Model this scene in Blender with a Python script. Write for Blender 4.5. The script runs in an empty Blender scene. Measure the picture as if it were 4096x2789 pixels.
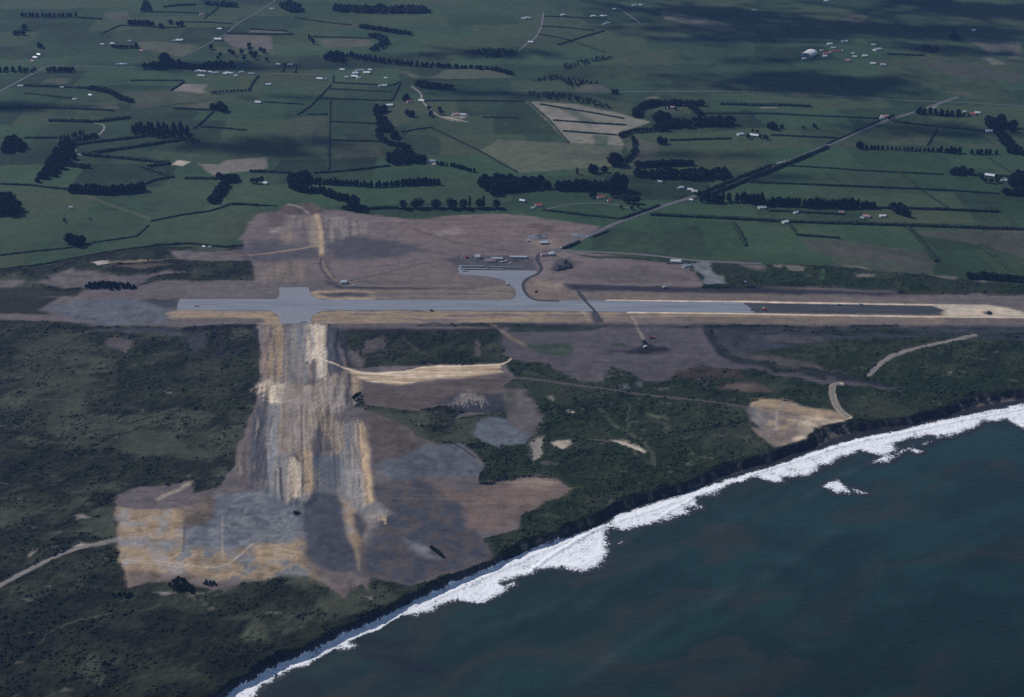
import bpy, bmesh, math, random
import numpy as np
from math import radians, sin, cos, pi

random.seed(11)
S = bpy.context.scene
COLL = S.collection

# ------------------------------------------------------------------ camera, sky, sun, exposure
CAM_Z = 1010.0
PITCH = 26.3                      # degrees below the horizon
cam_d = bpy.data.cameras.new('camera')
cam_d.sensor_fit = 'HORIZONTAL'
cam_d.sensor_width = 36.0
cam_d.lens = 50.0
cam_d.clip_start = 1.0
cam_d.clip_end = 40000.0
cam = bpy.data.objects.new('camera', cam_d)
COLL.objects.link(cam)
cam.location = (0, 0, CAM_Z)
cam.rotation_euler = (radians(90 - PITCH), 0, 0)
S.camera = cam

SUN_EL = 39.0
SUN_AZ = 305.0                    # compass style: 0 = +Y, 90 = +X ; sun stands left and beyond
world = bpy.data.worlds.new('World')
S.world = world
world.use_nodes = True
wn = world.node_tree.nodes
sky = wn.new('ShaderNodeTexSky')
sky.sky_type = 'NISHITA'
sky.sun_disc = False
sky.sun_elevation = radians(SUN_EL)
sky.sun_rotation = radians(SUN_AZ)
sky.altitude = 500
bgn = wn['Background']
bgn.inputs['Strength'].default_value = 0.07
world.node_tree.links.new(sky.outputs[0], bgn.inputs['Color'])

SUN_DIR = np.array([sin(radians(SUN_AZ)) * cos(radians(SUN_EL)),
                    cos(radians(SUN_AZ)) * cos(radians(SUN_EL)), sin(radians(SUN_EL))])
sun_d = bpy.data.lights.new('sun', 'SUN')
sun_d.energy = 3.6
sun_d.angle = radians(0.53)
sun_d.color = (1.0, 0.955, 0.90)
sun = bpy.data.objects.new('sun', sun_d)
COLL.objects.link(sun)
sun.location = (-1500, 1500, 2500)
sun.rotation_euler = (radians(90 - SUN_EL), 0, radians(180 - SUN_AZ))

vs = S.view_settings
vs.view_transform = 'Standard'
vs.look = 'None'
vs.exposure = 0.08
vs.gamma = 1.0
vs.use_curve_mapping = False
S.cycles.use_denoising = False
S.cycles.max_bounces = 6
S.cycles.diffuse_bounces = 3
S.cycles.volume_bounces = 0
S.cycles.transparent_max_bounces = 6

# ------------------------------------------------------------------ noise
_r = np.random.RandomState(5)
_PERM = _r.permutation(1024)
_TAB = _r.rand(1024) * 2 - 1


def vnoise(x, y, seed=0):
    x = np.asarray(x, float); y = np.asarray(y, float)
    xi = np.floor(x).astype(np.int64); yi = np.floor(y).astype(np.int64)
    xf = x - xi; yf = y - yi
    u = xf * xf * (3 - 2 * xf); v = yf * yf * (3 - 2 * yf)

    def hsh(a, b):
        return _TAB[(_PERM[(_PERM[(a + seed * 131) & 1023] + b) & 1023])]
    n00 = hsh(xi, yi); n10 = hsh(xi + 1, yi); n01 = hsh(xi, yi + 1); n11 = hsh(xi + 1, yi + 1)
    return (n00 * (1 - u) + n10 * u) * (1 - v) + (n01 * (1 - u) + n11 * u) * v


def fbm(x, y, octaves=4, seed=0, gain=0.5):
    a = 1.0; t = 0.0; f = 1.0; s = 0.0
    for i in range(octaves):
        t = t + a * vnoise(x * f + 17.3 * i, y * f - 9.1 * i, seed + i)
        s += a; a *= gain; f *= 2.03
    return t / s


def sstep(a, b, x):
    t = np.clip((x - a) / (b - a), 0, 1)
    return t * t * (3 - 2 * t)


# ------------------------------------------------------------------ survey: sight lines from the photograph to the terrain
FPX = 4096 * 50.0 / 36.0
_TX = {'1': 0.0, '2': 1000.0, '3': 2000.0, '4': 2996.0}
_TY = {'A': 0.0, 'B': 680.0, 'C': 1360.0, 'D': 2039.0}


def px(s):
    """'B2 10,20 30,40 C1 5,5' -> list of survey points"""
    out = []; ox = oy = 0.0; k = 1.0
    for tok in s.replace(':', ' ').split():
        if ',' in tok:
            a, b = tok.split(',')
            out.append((ox + float(a) * k, oy + float(b) * k))
        elif tok == 'F':
            ox = oy = 0.0; k = 4096 / 2323.0
        else:
            ox = _TX[tok[1]]; oy = _TY[tok[0]]; k = 1100 / 2320.0
    return np.array(out)


_cp, _sp = cos(radians(PITCH)), sin(radians(PITCH))


def rays(p):
    a = (p[:, 0] - 2048) / FPX
    b = (p[:, 1] - 1394.5) / FPX
    return np.stack([a, _cp - b * _sp, -_sp - b * _cp], 1)


def ground0(s, z=0.0):
    """points on the level plane z"""
    d = rays(px(s) if isinstance(s, str) else s)
    t = (z - CAM_Z) / d[:, 2]
    return np.stack([d[:, 0] * t, d[:, 1] * t], 1)


# ------------------------------------------------------------------ polygon / polyline distance
def poly_sd(x, y, P):
    """signed distance, + inside"""
    n = len(P)
    dm = np.full(x.shape, 1e18); ins = np.zeros(x.shape, bool)
    for i in range(n):
        ax, ay = P[i]; bx, by = P[(i + 1) % n]
        ex, ey = bx - ax, by - ay
        L = ex * ex + ey * ey + 1e-12
        t = np.clip(((x - ax) * ex + (y - ay) * ey) / L, 0, 1)
        dm = np.minimum(dm, (x - ax - t * ex) ** 2 + (y - ay - t * ey) ** 2)
        if ay != by:
            c = ((ay > y) != (by > y)) & (x < ex * (y - ay) / (by - ay) + ax)
            ins ^= c
    d = np.sqrt(dm)
    return np.where(ins, d, -d)


def line_d(x, y, P):
    dm = np.full(x.shape, 1e18)
    for i in range(len(P) - 1):
        ax, ay = P[i]; bx, by = P[i + 1]
        ex, ey = bx - ax, by - ay
        L = ex * ex + ey * ey + 1e-12
        t = np.clip(((x - ax) * ex + (y - ay) * ey) / L, 0, 1)
        dm = np.minimum(dm, (x - ax - t * ex) ** 2 + (y - ay - t * ey) ** 2)
    return np.sqrt(dm)


def smooth(P, n=3):
    """corner cutting of an open line"""
    P = np.asarray(P, float)
    for _ in range(n):
        Q = [P[0]]
        for i in range(len(P) - 1):
            Q.append(P[i] * .75 + P[i + 1] * .25); Q.append(P[i] * .25 + P[i + 1] * .75)
        Q.append(P[-1]); P = np.array(Q)
    return P


def resample(P, step):
    P = np.asarray(P, float)
    seg = np.sqrt(((P[1:] - P[:-1]) ** 2).sum(1)); s = np.r_[0, np.cumsum(seg)]
    n = max(2, int(round(s[-1] / step)) + 1)
    q = np.linspace(0, s[-1], n)
    return np.stack([np.interp(q, s, P[:, i]) for i in range(P.shape[1])], 1)


# ------------------------------------------------------------------ terrain height
SEA = -14.0
LOW = -3.0
top_line = ground0('D1:1500,1700 1820,1545 1960,1430 2080,1380 2315,1262 D2:170,1262 250,1215 430,1170 540,1105 740,1002 830,962 1000,892 1100,842 '
                   '1230,772 1290,722 1500,652 1600,602 1730,542 1890,472 2050,420 2200,335 D3:60,322 180,272 400,212 620,112 760,52 '
                   'C3:780,1470 960,1372 1110,1322 1270,1272 1560,1202 1800,1082 2000,1022 2200,972 C4:0,982 200,922 330,882 480,842 560,782 '
                   '620,722 770,692 950,690 1080,662 1340,642 1450,602 1600,582 1700,542 1800,502 1900,452 2100,432 2320,402 2800,330', LOW)
water_line = ground0('D1:1800,1700 1930,1582 D2:0,1472 100,1412 270,1332 440,1252 700,1122 860,1052 1050,962 1240,882 1290,857 1530,722 1780,612 2090,482 '
                     '2310,392 D3:200,402 430,297 600,242 880,142 1000,72 C3:1000,1497 1340,1382 1560,1322 1830,1222 2100,1142 2310,1082 '
                     'C4:200,1077 450,992 600,942 880,852 1000,827 1300,772 1500,717 1800,652 2000,612 2320,552 2800,480', SEA)
_cd = water_line[-1] - water_line[0]; _cd = _cd / np.linalg.norm(_cd)
_cn = np.array([_cd[1], -_cd[0]])          # seaward
if _cn[1] > 0: _cn = -_cn
_c0 = water_line[0]


def _sn(P):
    q = P - _c0
    return q @ _cd, q @ _cn


_ts, _tn = _sn(top_line); _o = np.argsort(_ts); _ts, _tn = _ts[_o], _tn[_o]
_ws, _wn = _sn(water_line); _o = np.argsort(_ws); _ws, _wn = _ws[_o], _wn[_o]


def coast(x, y):
    """n past cliff top, n past water line, t (0 cliff top .. 1 water)"""
    s = (x - _c0[0]) * _cd[0] + (y - _c0[1]) * _cd[1]
    n = (x - _c0[0]) * _cn[0] + (y - _c0[1]) * _cn[1]
    a = np.interp(s, _ts, _tn) + 1.8 * fbm(x / 14, y / 14, 3, 61)
    b = np.interp(s, _ws, _wn) + 1.0 * fbm(x / 20, y / 20, 2, 62)
    b = np.maximum(b, a + 9.0)
    return n - a, n - b, (n - a) / (b - a), s


_inner = ground0('B1:-900,1330 800,1330 1500,1338 2170,1312 C1:2200,140 2170,400 2170,500 C2:130,640 130,900 130,1180 260,1300 330,1370 460,1400 540,1330 '
                 '560,1000 600,700 680,560 740,400 760,250 735,100 720,30 B2:735,1390 760,1345 1200,1352 2080,1350 2130,1300 B3:0,1302 900,1308 1700,1316 B4:0,1322 1500,1322 3200,1345')
lowland = np.vstack([_inner, [[6000, _inner[-1][1]], [6000, -6000], [-6000, -6000], [-6000, _inner[0][1]]]])
flatland = ground0('B1:-100,1060 1500,1060 2100,900 2100,650 2300,500 B2:600,500 1500,480 2300,450 B3:700,560 480,690 1200,860 2300,930 B4:1200,1040 2600,1080 2600,1300 1200,1290 '
                   'B3:1500,1290 0,1270 B2:2000,1280 700,1290 640,1290 C2:640,0 600,500 530,1300 280,1300 150,900 120,400 B2:80,1300 B1:1500,1300 -100,1300')
bunds = [(ground0('B3:540,985 1000,1000 1700,993 2320,1012 B4:600,1033 1250,1047'), 4.0, 13.0),
         (ground0('B2:720,985 1000,1000 1500,1000 1850,1000'), 1.6, 8.0),
         (ground0('B3:1730,1340 1765,1450 1840,1530 C3:1850,110 1950,170 2320,235 C4:0,190 300,235 600,278 1000,365'), 2.5, 9.0),
         (ground0('B3:470,830 520,800 575,780'), 5.0, 14.0),
         (ground0('B3:960,1525 1080,1530 1250,1540 1430,1520'), -3.0, 9.0)]


def height(x, y):
    x = np.asarray(x, float); y = np.asarray(y, float)
    flat = sstep(-25, 15, poly_sd(x, y, flatland))
    low = sstep(-5.5, 5.5, poly_sd(x, y, lowland))
    z = low * LOW
    dune = 1.5 * fbm(x / 55, y / 55, 3, 3) * low
    far = sstep(2350, 2900, y)
    und = far * (5.0 * fbm(x / 330, y / 330, 3, 9) + 7.0 * sstep(3000, 4500, y) * fbm(x / 520, y / 260, 2, 19))
    z = z + (dune + und) * (1 - flat)
    for P, hh, w in bunds:
        lo = P.min(0) - 4 * w; hi = P.max(0) + 4 * w
        k = (x > lo[0]) & (x < hi[0]) & (y > lo[1]) & (y < hi[1])
        if k.any():
            d = line_d(x[k], y[k], P)
            zz = z[k]; z = z.copy(); z[k] = zz + hh * np.exp(-(d / w) ** 2)
    nt, nw, t, s = coast(x, y)
    k = nt > -6
    if k.any():
        tk = t[k] + 0.10 * fbm(x[k] / 9, y[k] / 9, 3, 41) * sstep(-.1, .2, t[k])
        prof = np.where(tk < 0.5, z[k] * (1 - sstep(0, .5, tk)) + (-12.6) * sstep(0, .5, tk),
                        -12.6 + (SEA + 12.6) * np.clip((tk - .5) / .5, 0, 1))
        prof = np.where(nw[k] > 0, SEA - 0.06 * nw[k], prof)
        prof = np.maximum(prof, SEA - 6)
        z = z.copy(); z[k] = prof
    return z


def hz(x, y):
    return float(height(np.array([x]), np.array([y]))[0])


def ground(s, it=7):
    """sight lines onto the terrain -> (n,3)"""
    d = rays(px(s) if isinstance(s, str) else np.asarray(s, float))
    z = np.zeros(len(d))
    for _ in range(it):
        t = (z - CAM_Z) / d[:, 2]
        z = 0.5 * z + 0.5 * height(d[:, 0] * t, d[:, 1] * t)
    t = (z - CAM_Z) / d[:, 2]
    X, Y = d[:, 0] * t, d[:, 1] * t
    return np.stack([X, Y, height(X, Y)], 1)


def g2(s):
    return ground(s)[:, :2]


# ------------------------------------------------------------------ materials
def new_mat(name):
    m = bpy.data.materials.new(name); m.use_nodes = True
    return m, m.node_tree.nodes, m.node_tree.links, m.node_tree.nodes['Principled BSDF']


def mat_plain(name, col, rough=.8, var=.15, scale=.6, spec=.3, metal=0.0, objvar=0.0):
    m, N, L, B = new_mat(name)
    B.inputs['Roughness'].default_value = rough
    B.inputs['Specular IOR Level'].default_value = spec
    B.inputs['Metallic'].default_value = metal
    tc = N.new('ShaderNodeTexCoord')
    no = N.new('ShaderNodeTexNoise'); no.inputs['Scale'].default_value = scale; no.inputs['Detail'].default_value = 4
    L.new(tc.outputs['Object'], no.inputs['Vector'])
    mr = N.new('ShaderNodeMapRange'); mr.inputs[3].default_value = 1 - var; mr.inputs[4].default_value = 1 + var
    L.new(no.outputs[0], mr.inputs[0])
    val = mr.outputs[0]
    if objvar:
        oi = N.new('ShaderNodeObjectInfo')
        m2 = N.new('ShaderNodeMapRange'); m2.inputs[3].default_value = 1 - objvar; m2.inputs[4].default_value = 1 + objvar
        L.new(oi.outputs['Random'], m2.inputs[0])
        mu = N.new('ShaderNodeMath'); mu.operation = 'MULTIPLY'
        L.new(val, mu.inputs[0]); L.new(m2.outputs[0], mu.inputs[1]); val = mu.outputs[0]
    vm = N.new('ShaderNodeVectorMath'); vm.operation = 'SCALE'
    vm.inputs[0].default_value = col
    L.new(val, vm.inputs['Scale'])
    L.new(vm.outputs[0], B.inputs['Base Color'])
    return m


def mat_ground(name, bump=.5, fine=.28, mid=.22, s1=.45, s2=.09):
    """colour of the cover comes from the survey attribute, grain and relief are procedural"""
    m, N, L, B = new_mat(name)
    B.inputs['Roughness'].default_value = .95
    B.inputs['Specular IOR Level'].default_value = .12
    at = N.new('ShaderNodeAttribute'); at.attribute_name = 'cover'
    tc = N.new('ShaderNodeTexCoord')
    out = None; noises = []
    for sc, am in ((s1, fine), (s2, mid)):
        no = N.new('ShaderNodeTexNoise'); no.inputs['Scale'].default_value = sc; no.inputs['Detail'].default_value = 5
        no.inputs['Roughness'].default_value = .65
        L.new(tc.outputs['Object'], no.inputs['Vector'])
        mr = N.new('ShaderNodeMapRange'); mr.inputs[1].default_value = .25; mr.inputs[2].default_value = .75
        mr.inputs[3].default_value = 1 - am; mr.inputs[4].default_value = 1 + am
        L.new(no.outputs[0], mr.inputs[0]); noises.append(no)
        if out is None: out = mr.outputs[0]
        else:
            mu = N.new('ShaderNodeMath'); mu.operation = 'MULTIPLY'
            L.new(out, mu.inputs[0]); L.new(mr.outputs[0], mu.inputs[1]); out = mu.outputs[0]
    vm = N.new('ShaderNodeVectorMath'); vm.operation = 'SCALE'
    L.new(at.outputs['Color'], vm.inputs[0]); L.new(out, vm.inputs['Scale'])
    L.new(vm.outputs[0], B.inputs['Base Color'])
    bp = N.new('ShaderNodeBump'); bp.inputs['Strength'].default_value = bump; bp.inputs['Distance'].default_value = 1.2
    L.new(noises[0].outputs[0], bp.inputs['Height']); L.new(bp.outputs[0], B.inputs['Normal'])
    return m


def mat_paved(name, col, col2, rough=.85, sx=.012, sy=.35, var=.5):
    """sealed or gravelled surface with lengthwise wear streaks"""
    m, N, L, B = new_mat(name)
    B.inputs['Roughness'].default_value = rough
    B.inputs['Specular IOR Level'].default_value = .2
    tc = N.new('ShaderNodeTexCoord')
    mp = N.new('ShaderNodeMapping'); mp.inputs['Scale'].default_value = (sx, sy, 1)
    L.new(tc.outputs['Object'], mp.inputs['Vector'])
    n1 = N.new('ShaderNodeTexNoise'); n1.inputs['Scale'].default_value = 1; n1.inputs['Detail'].default_value = 5
    L.new(mp.outputs[0], n1.inputs['Vector'])
    n2 = N.new('ShaderNodeTexNoise'); n2.inputs['Scale'].default_value = .5; n2.inputs['Detail'].default_value = 5; n2.inputs['Roughness'].default_value = .7
    L.new(tc.outputs['Object'], n2.inputs['Vector'])
    a = N.new('ShaderNodeMath'); a.operation = 'MULTIPLY_ADD'; a.inputs[1].default_value = .35
    L.new(n2.outputs[0], a.inputs[0]); L.new(n1.outputs[0], a.inputs[2])
    mr = N.new('ShaderNodeMapRange'); mr.inputs[1].default_value = .42; mr.inputs[2].default_value = .95
    mr.inputs[3].default_value = 0; mr.inputs[4].default_value = var * 2
    L.new(a.outputs[0], mr.inputs[0])
    mx = N.new('ShaderNodeMix'); mx.data_type = 'RGBA'
    L.new(mr.outputs[0], mx.inputs[0])
    mx.inputs[6].default_value = (*col, 1); mx.inputs[7].default_value = (*col2, 1)
    L.new(mx.outputs[2], B.inputs['Base Color'])
    return m


M = {}
M['pasture'] = mat_ground('pasture', .35, .16, .14, .3, .05)
M['scrub'] = mat_ground('scrub', .9, .42, .3, .35, .07)
M['earth'] = mat_ground('earth', .5, .24, .16, .5, .06)
M['cliff'] = mat_ground('cliff', 1.0, .5, .4, .35, .1)


# ------------------------------------------------------------------ mesh helpers
def big_mesh(name, V, F, mat, attrs=None, smooth_shade=False):
    me = bpy.data.meshes.new(name)
    V = np.asarray(V, np.float32); F = np.asarray(F, np.int32)
    k = F.shape[1]
    me.vertices.add(len(V)); me.vertices.foreach_set('co', V.ravel())
    me.loops.add(F.size); me.loops.foreach_set('vertex_index', F.ravel())
    me.polygons.add(len(F))
    me.polygons.foreach_set('loop_start', np.arange(0, F.size, k, dtype=np.int32))
    me.polygons.foreach_set('use_smooth', np.full(len(F), smooth_shade))
    me.update(calc_edges=True)
    for nm, arr in (attrs or {}).items():
        if arr.ndim == 2:
            a = me.attributes.new(nm, 'FLOAT_COLOR', 'POINT')
            c = np.ones((len(V), 4), np.float32); c[:, :3] = arr
            a.data.foreach_set('color', c.ravel())
        else:
            a = me.attributes.new(nm, 'FLOAT', 'POINT')
            a.data.foreach_set('value', arr.astype(np.float32))
    me.materials.append(mat)
    o = bpy.data.objects.new(name, me); COLL.objects.link(o)
    return o


def mesh_data(name, V, F, mat):
    me = bpy.data.meshes.new(name)
    me.from_pydata([tuple(v) for v in V], [], [tuple(f) for f in F]); me.update()
    me.materials.append(mat)
    return me


def obj(name, me, parent=None, loc=None, rz=0.0, scale=None):
    o = bpy.data.objects.new(name, me); COLL.objects.link(o)
    if parent is not None: o.parent = parent
    if loc is not None: o.location = loc
    if rz: o.rotation_euler = (0, 0, rz)
    if scale is not None: o.scale = scale if hasattr(scale, '__len__') else (scale,) * 3
    return o


def tag(o, label=None, cat=None, group=None, kind=None):
    if label: o['label'] = label
    if cat: o['category'] = cat
    if group: o['group'] = group
    if kind: o['kind'] = kind
    return o


class MB:
    def __init__(s): s.V = []; s.F = []

    def box(s, x0, x1, y0, y1, z0, z1, taper=0.0):
        b = len(s.V); t = taper
        s.V += [(x0, y0, z0), (x1, y0, z0), (x1, y1, z0), (x0, y1, z0),
                (x0 + t, y0 + t, z1), (x1 - t, y0 + t, z1), (x1 - t, y1 - t, z1), (x0 + t, y1 - t, z1)]
        s.F += [tuple(b + i for i in f) for f in ((0, 3, 2, 1), (4, 5, 6, 7), (0, 1, 5, 4), (1, 2, 6, 5), (2, 3, 7, 6), (3, 0, 4, 7))]
        return s

    def bar(s, p, q, r0, r1=None, n=6):
        r1 = r0 if r1 is None else r1
        p = np.array(p, float); q = np.array(q, float); d = q - p; d /= np.linalg.norm(d) + 1e-9
        a = np.cross(d, (0, 0, 1.0)); a = np.array((1.0, 0, 0)) if np.linalg.norm(a) < 1e-4 else a / np.linalg.norm(a)
        c = np.cross(d, a); b = len(s.V)
        for P, r in ((p, r0), (q, r1)):
            for i in range(n):
                t = 2 * pi * i / n
                s.V.append(tuple(P + r * (a * cos(t) + c * sin(t))))
        for i in range(n):
            j = (i + 1) % n
            s.F.append((b + i, b + j, b + n + j, b + n + i))
        s.F.append(tuple(b + i for i in range(n))[::-1]); s.F.append(tuple(b + n + i for i in range(n)))
        return s

    def data(s, name, mat): return mesh_data(name, s.V, s.F, mat)
# ------------------------------------------------------------------ ground grid (finer where it is nearer)
def band(y0, y1, step, wfac=.445, wadd=130):
    ys = np.linspace(y0, y1, int(round((y1 - y0) / step)) + 1)
    W = wfac * math.hypot(y1 + step, CAM_Z) + wadd
    xs = np.arange(-W, W + step, step)
    XX, YY = np.meshgrid(xs, ys)
    nx, ny = len(xs), len(ys)
    i = np.arange(nx - 1); j = np.arange(ny - 1)
    I, J = np.meshgrid(i, j)
    a = (J * nx + I).ravel()
    F = np.stack([a, a + 1, a + nx + 1, a + nx], 1)
    return XX.ravel(), YY.ravel(), F


XS, YS, FS, off = [], [], [], 0
for y0, y1, st in ((1130, 1850, 1.8), (1850, 2300, 2.2), (2300, 2600, 2.8), (2600, 3250, 4.0), (3250, 5300, 8.0)):
    x, y, f = band(y0, y1, st)
    # keep cells the picture, or a picture taken a step to the side, could see
    fx = np.abs(x[f[:, 0]]); fy = y[f[:, 0]]
    keep = fx < .42 * np.hypot(fy, CAM_Z) + 110
    nt = coast(x[f[:, 0]], fy)
    keep &= nt[1] < 60
    f = f[keep]
    used = np.unique(f); rm = np.full(len(x), -1); rm[used] = np.arange(len(used))
    XS.append(x[used]); YS.append(y[used]); FS.append(rm[f] + off); off += len(used)
n_fine = off
# outlying country, coarse, out to the horizon
xs = np.arange(-9000, 9001, 60.0); ys = np.arange(-1500, 16001, 60.0)
XX, YY = np.meshgrid(xs, ys); nx = len(xs)
I, J = np.meshgrid(np.arange(nx - 1), np.arange(len(ys) - 1)); a = (J * nx + I).ravel()
f = np.stack([a, a + 1, a + nx + 1, a + nx], 1); x = XX.ravel(); y = YY.ravel()
cx = x[f[:, 0]] + 30; cy = y[f[:, 0]] + 30
inside = (np.abs(cx) < .42 * np.hypot(cy, CAM_Z) + 10) & (cy > 1190) & (cy < 5210)
keep = (~inside) & (coast(cx, cy)[1] < 200)
f = f[keep]; used = np.unique(f); rm = np.full(len(x), -1); rm[used] = np.arange(len(used))
XS.append(x[used]); YS.append(y[used]); FS.append(rm[f] + off)
X = np.concatenate(XS); Y = np.concatenate(YS); FACES = np.concatenate(FS)
NV = len(X)
Z = height(X, Y)
Z[n_fine:] -= 0.6

WX = fbm(X / 26, Y / 26, 4, 101); WY = fbm(X / 26, Y / 26, 4, 131)
HS = fbm(X / 120, (Y + .012 * X) / 4.0, 4, 151, .65) * 1.2          # streaks along the runway
VS = fbm((X + .136 * Y) / 3.0, Y / 150, 4, 171, .7) * 1.25   # streaks along the cross strip
_f = sstep(2250, 2420, Y); VS = VS * (1 - _f) + fbm((X + .136 * Y) / 9.0, Y / 170, 3, 176, .6) * _f
N1 = fbm(X / 60, Y / 60, 4, 191)
N2 = fbm(X / 14, Y / 14, 4, 211)
N3 = fbm(X / 200, Y / 200, 3, 231)

C_G = np.array((.0245, .049, .0225)); C_G2 = np.array((.052, .070, .033)); C_OL = np.array((.088, .096, .060))
C_SC = np.array((.0105, .0145, .0072)); C_SG = np.array((.052, .058, .037)); C_SCG = np.array((.0115, .0225, .0085))
C_M = np.array((.118, .099, .098)); C_MB = np.array((.118, .092, .084)); C_T = np.array((.39, .285, .18)); C_TP = np.array((.60, .49, .365))
C_BG = np.array((.105, .118, .138)); C_BGL = np.array((.19, .20, .213)); C_DK = np.array((.026, .026, .034)); C_PG = np.array((.32, .28, .25))
C_RB = np.array((.155, .112, .093)); C_SL = np.array((.046, .049, .061)); C_W = np.array((.5, .43, .35)); C_TB = np.array((.205, .162, .124))
C_PINK = np.array((.165, .145, .125)); C_BE = np.array((.155, .145, .115))

# pasture, each paddock its own shade
ca, sa = cos(-.06), sin(-.06)
u = X * ca - Y * sa; v = X * sa + Y * ca
row = np.floor(v / 150 + .15 * N3); cu = np.floor((u + 73 * row) / 210 + .1 * N3)
cell = _TAB[_PERM[(_PERM[row.astype(np.int64) & 1023] + cu.astype(np.int64)) & 1023]]
cell2 = _TAB[_PERM[(_PERM[(row.astype(np.int64) * 3) & 1023] + cu.astype(np.int64) * 7) & 1023]]
COL = C_G[None, :] * (1.08 + .48 * cell + .28 * N1 + .40 * N3 + .22 * N2)[:, None]
w = np.clip(.75 * sstep(.1, .8, cell2) + .5 * sstep(.05, .55, N3 + .25 * N2), 0, .9)[:, None]
COL = COL * (1 - w) + C_G2 * (1 + .2 * N2)[:, None] * w
CLS = np.zeros(NV, np.int8)        # 0 pasture 1 scrub 2 earth 3 cliff 4 beach
SCRUBD = np.zeros(NV)              # how bushy


def patch(s, col, soft=2.5, warp=4.0, op=1.0, cls=None, streak=None, amp=.3, world_pts=None, tint=None):
    P = g2(s) if world_pts is None else world_pts
    if cls == 2 and len(P) < 40: soft *= 1.7; warp *= 1.5
    lo = P.min(0) - soft - warp - 5; hi = P.max(0) + soft + warp + 5
    k = np.nonzero((X > lo[0]) & (X < hi[0]) & (Y > lo[1]) & (Y < hi[1]))[0]
    if len(k) == 0: return
    d = poly_sd(X[k] + warp * WX[k], Y[k] + warp * WY[k] + (26 * VS[k] if streak == 'v' else 0), P)
    n = {None: N2, 'h': HS, 'v': VS}[streak][k]
    m = sstep(-soft, soft, d + (soft * .9 * n if streak else 0)) * op
    if streak == 'v': amp = amp * 1.5 + .1
    c = np.asarray(col)[None, :] * np.clip(1 + amp * n + .12 * N1[k], .3, 2)[:, None]
    if tint is not None:
        w = sstep(-.05, .3, n)[:, None]
        c = c * (1 - w) + np.asarray(tint)[None, :] * w
    COL[k] = COL[k] * (1 - m[:, None]) + c * m[:, None]
    if cls is not None:
        CLS[k[m > .5]] = cls
        if cls != 1: SCRUBD[k] *= (1 - m)


def stroke(s, col, width, soft=1.0, op=1.0, cls=None, wob=1.0):
    P = smooth(g2(s), 2)
    lo = P.min(0) - width - 10; hi = P.max(0) + width + 10
    k = np.nonzero((X > lo[0]) & (X < hi[0]) & (Y > lo[1]) & (Y < hi[1]))[0]
    d = line_d(X[k] + wob * WX[k], Y[k] + wob * WY[k], P)
    m = (1 - sstep(width / 2 - soft, width / 2 + soft, d)) * op
    COL[k] = COL[k] * (1 - m[:, None]) + (np.asarray(col)[None, :] * (1 + .2 * N2[k])[:, None]) * m[:, None]
    if cls is not None:
        CLS[k[m > .5]] = cls
        SCRUBD[k] *= (1 - m)


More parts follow.
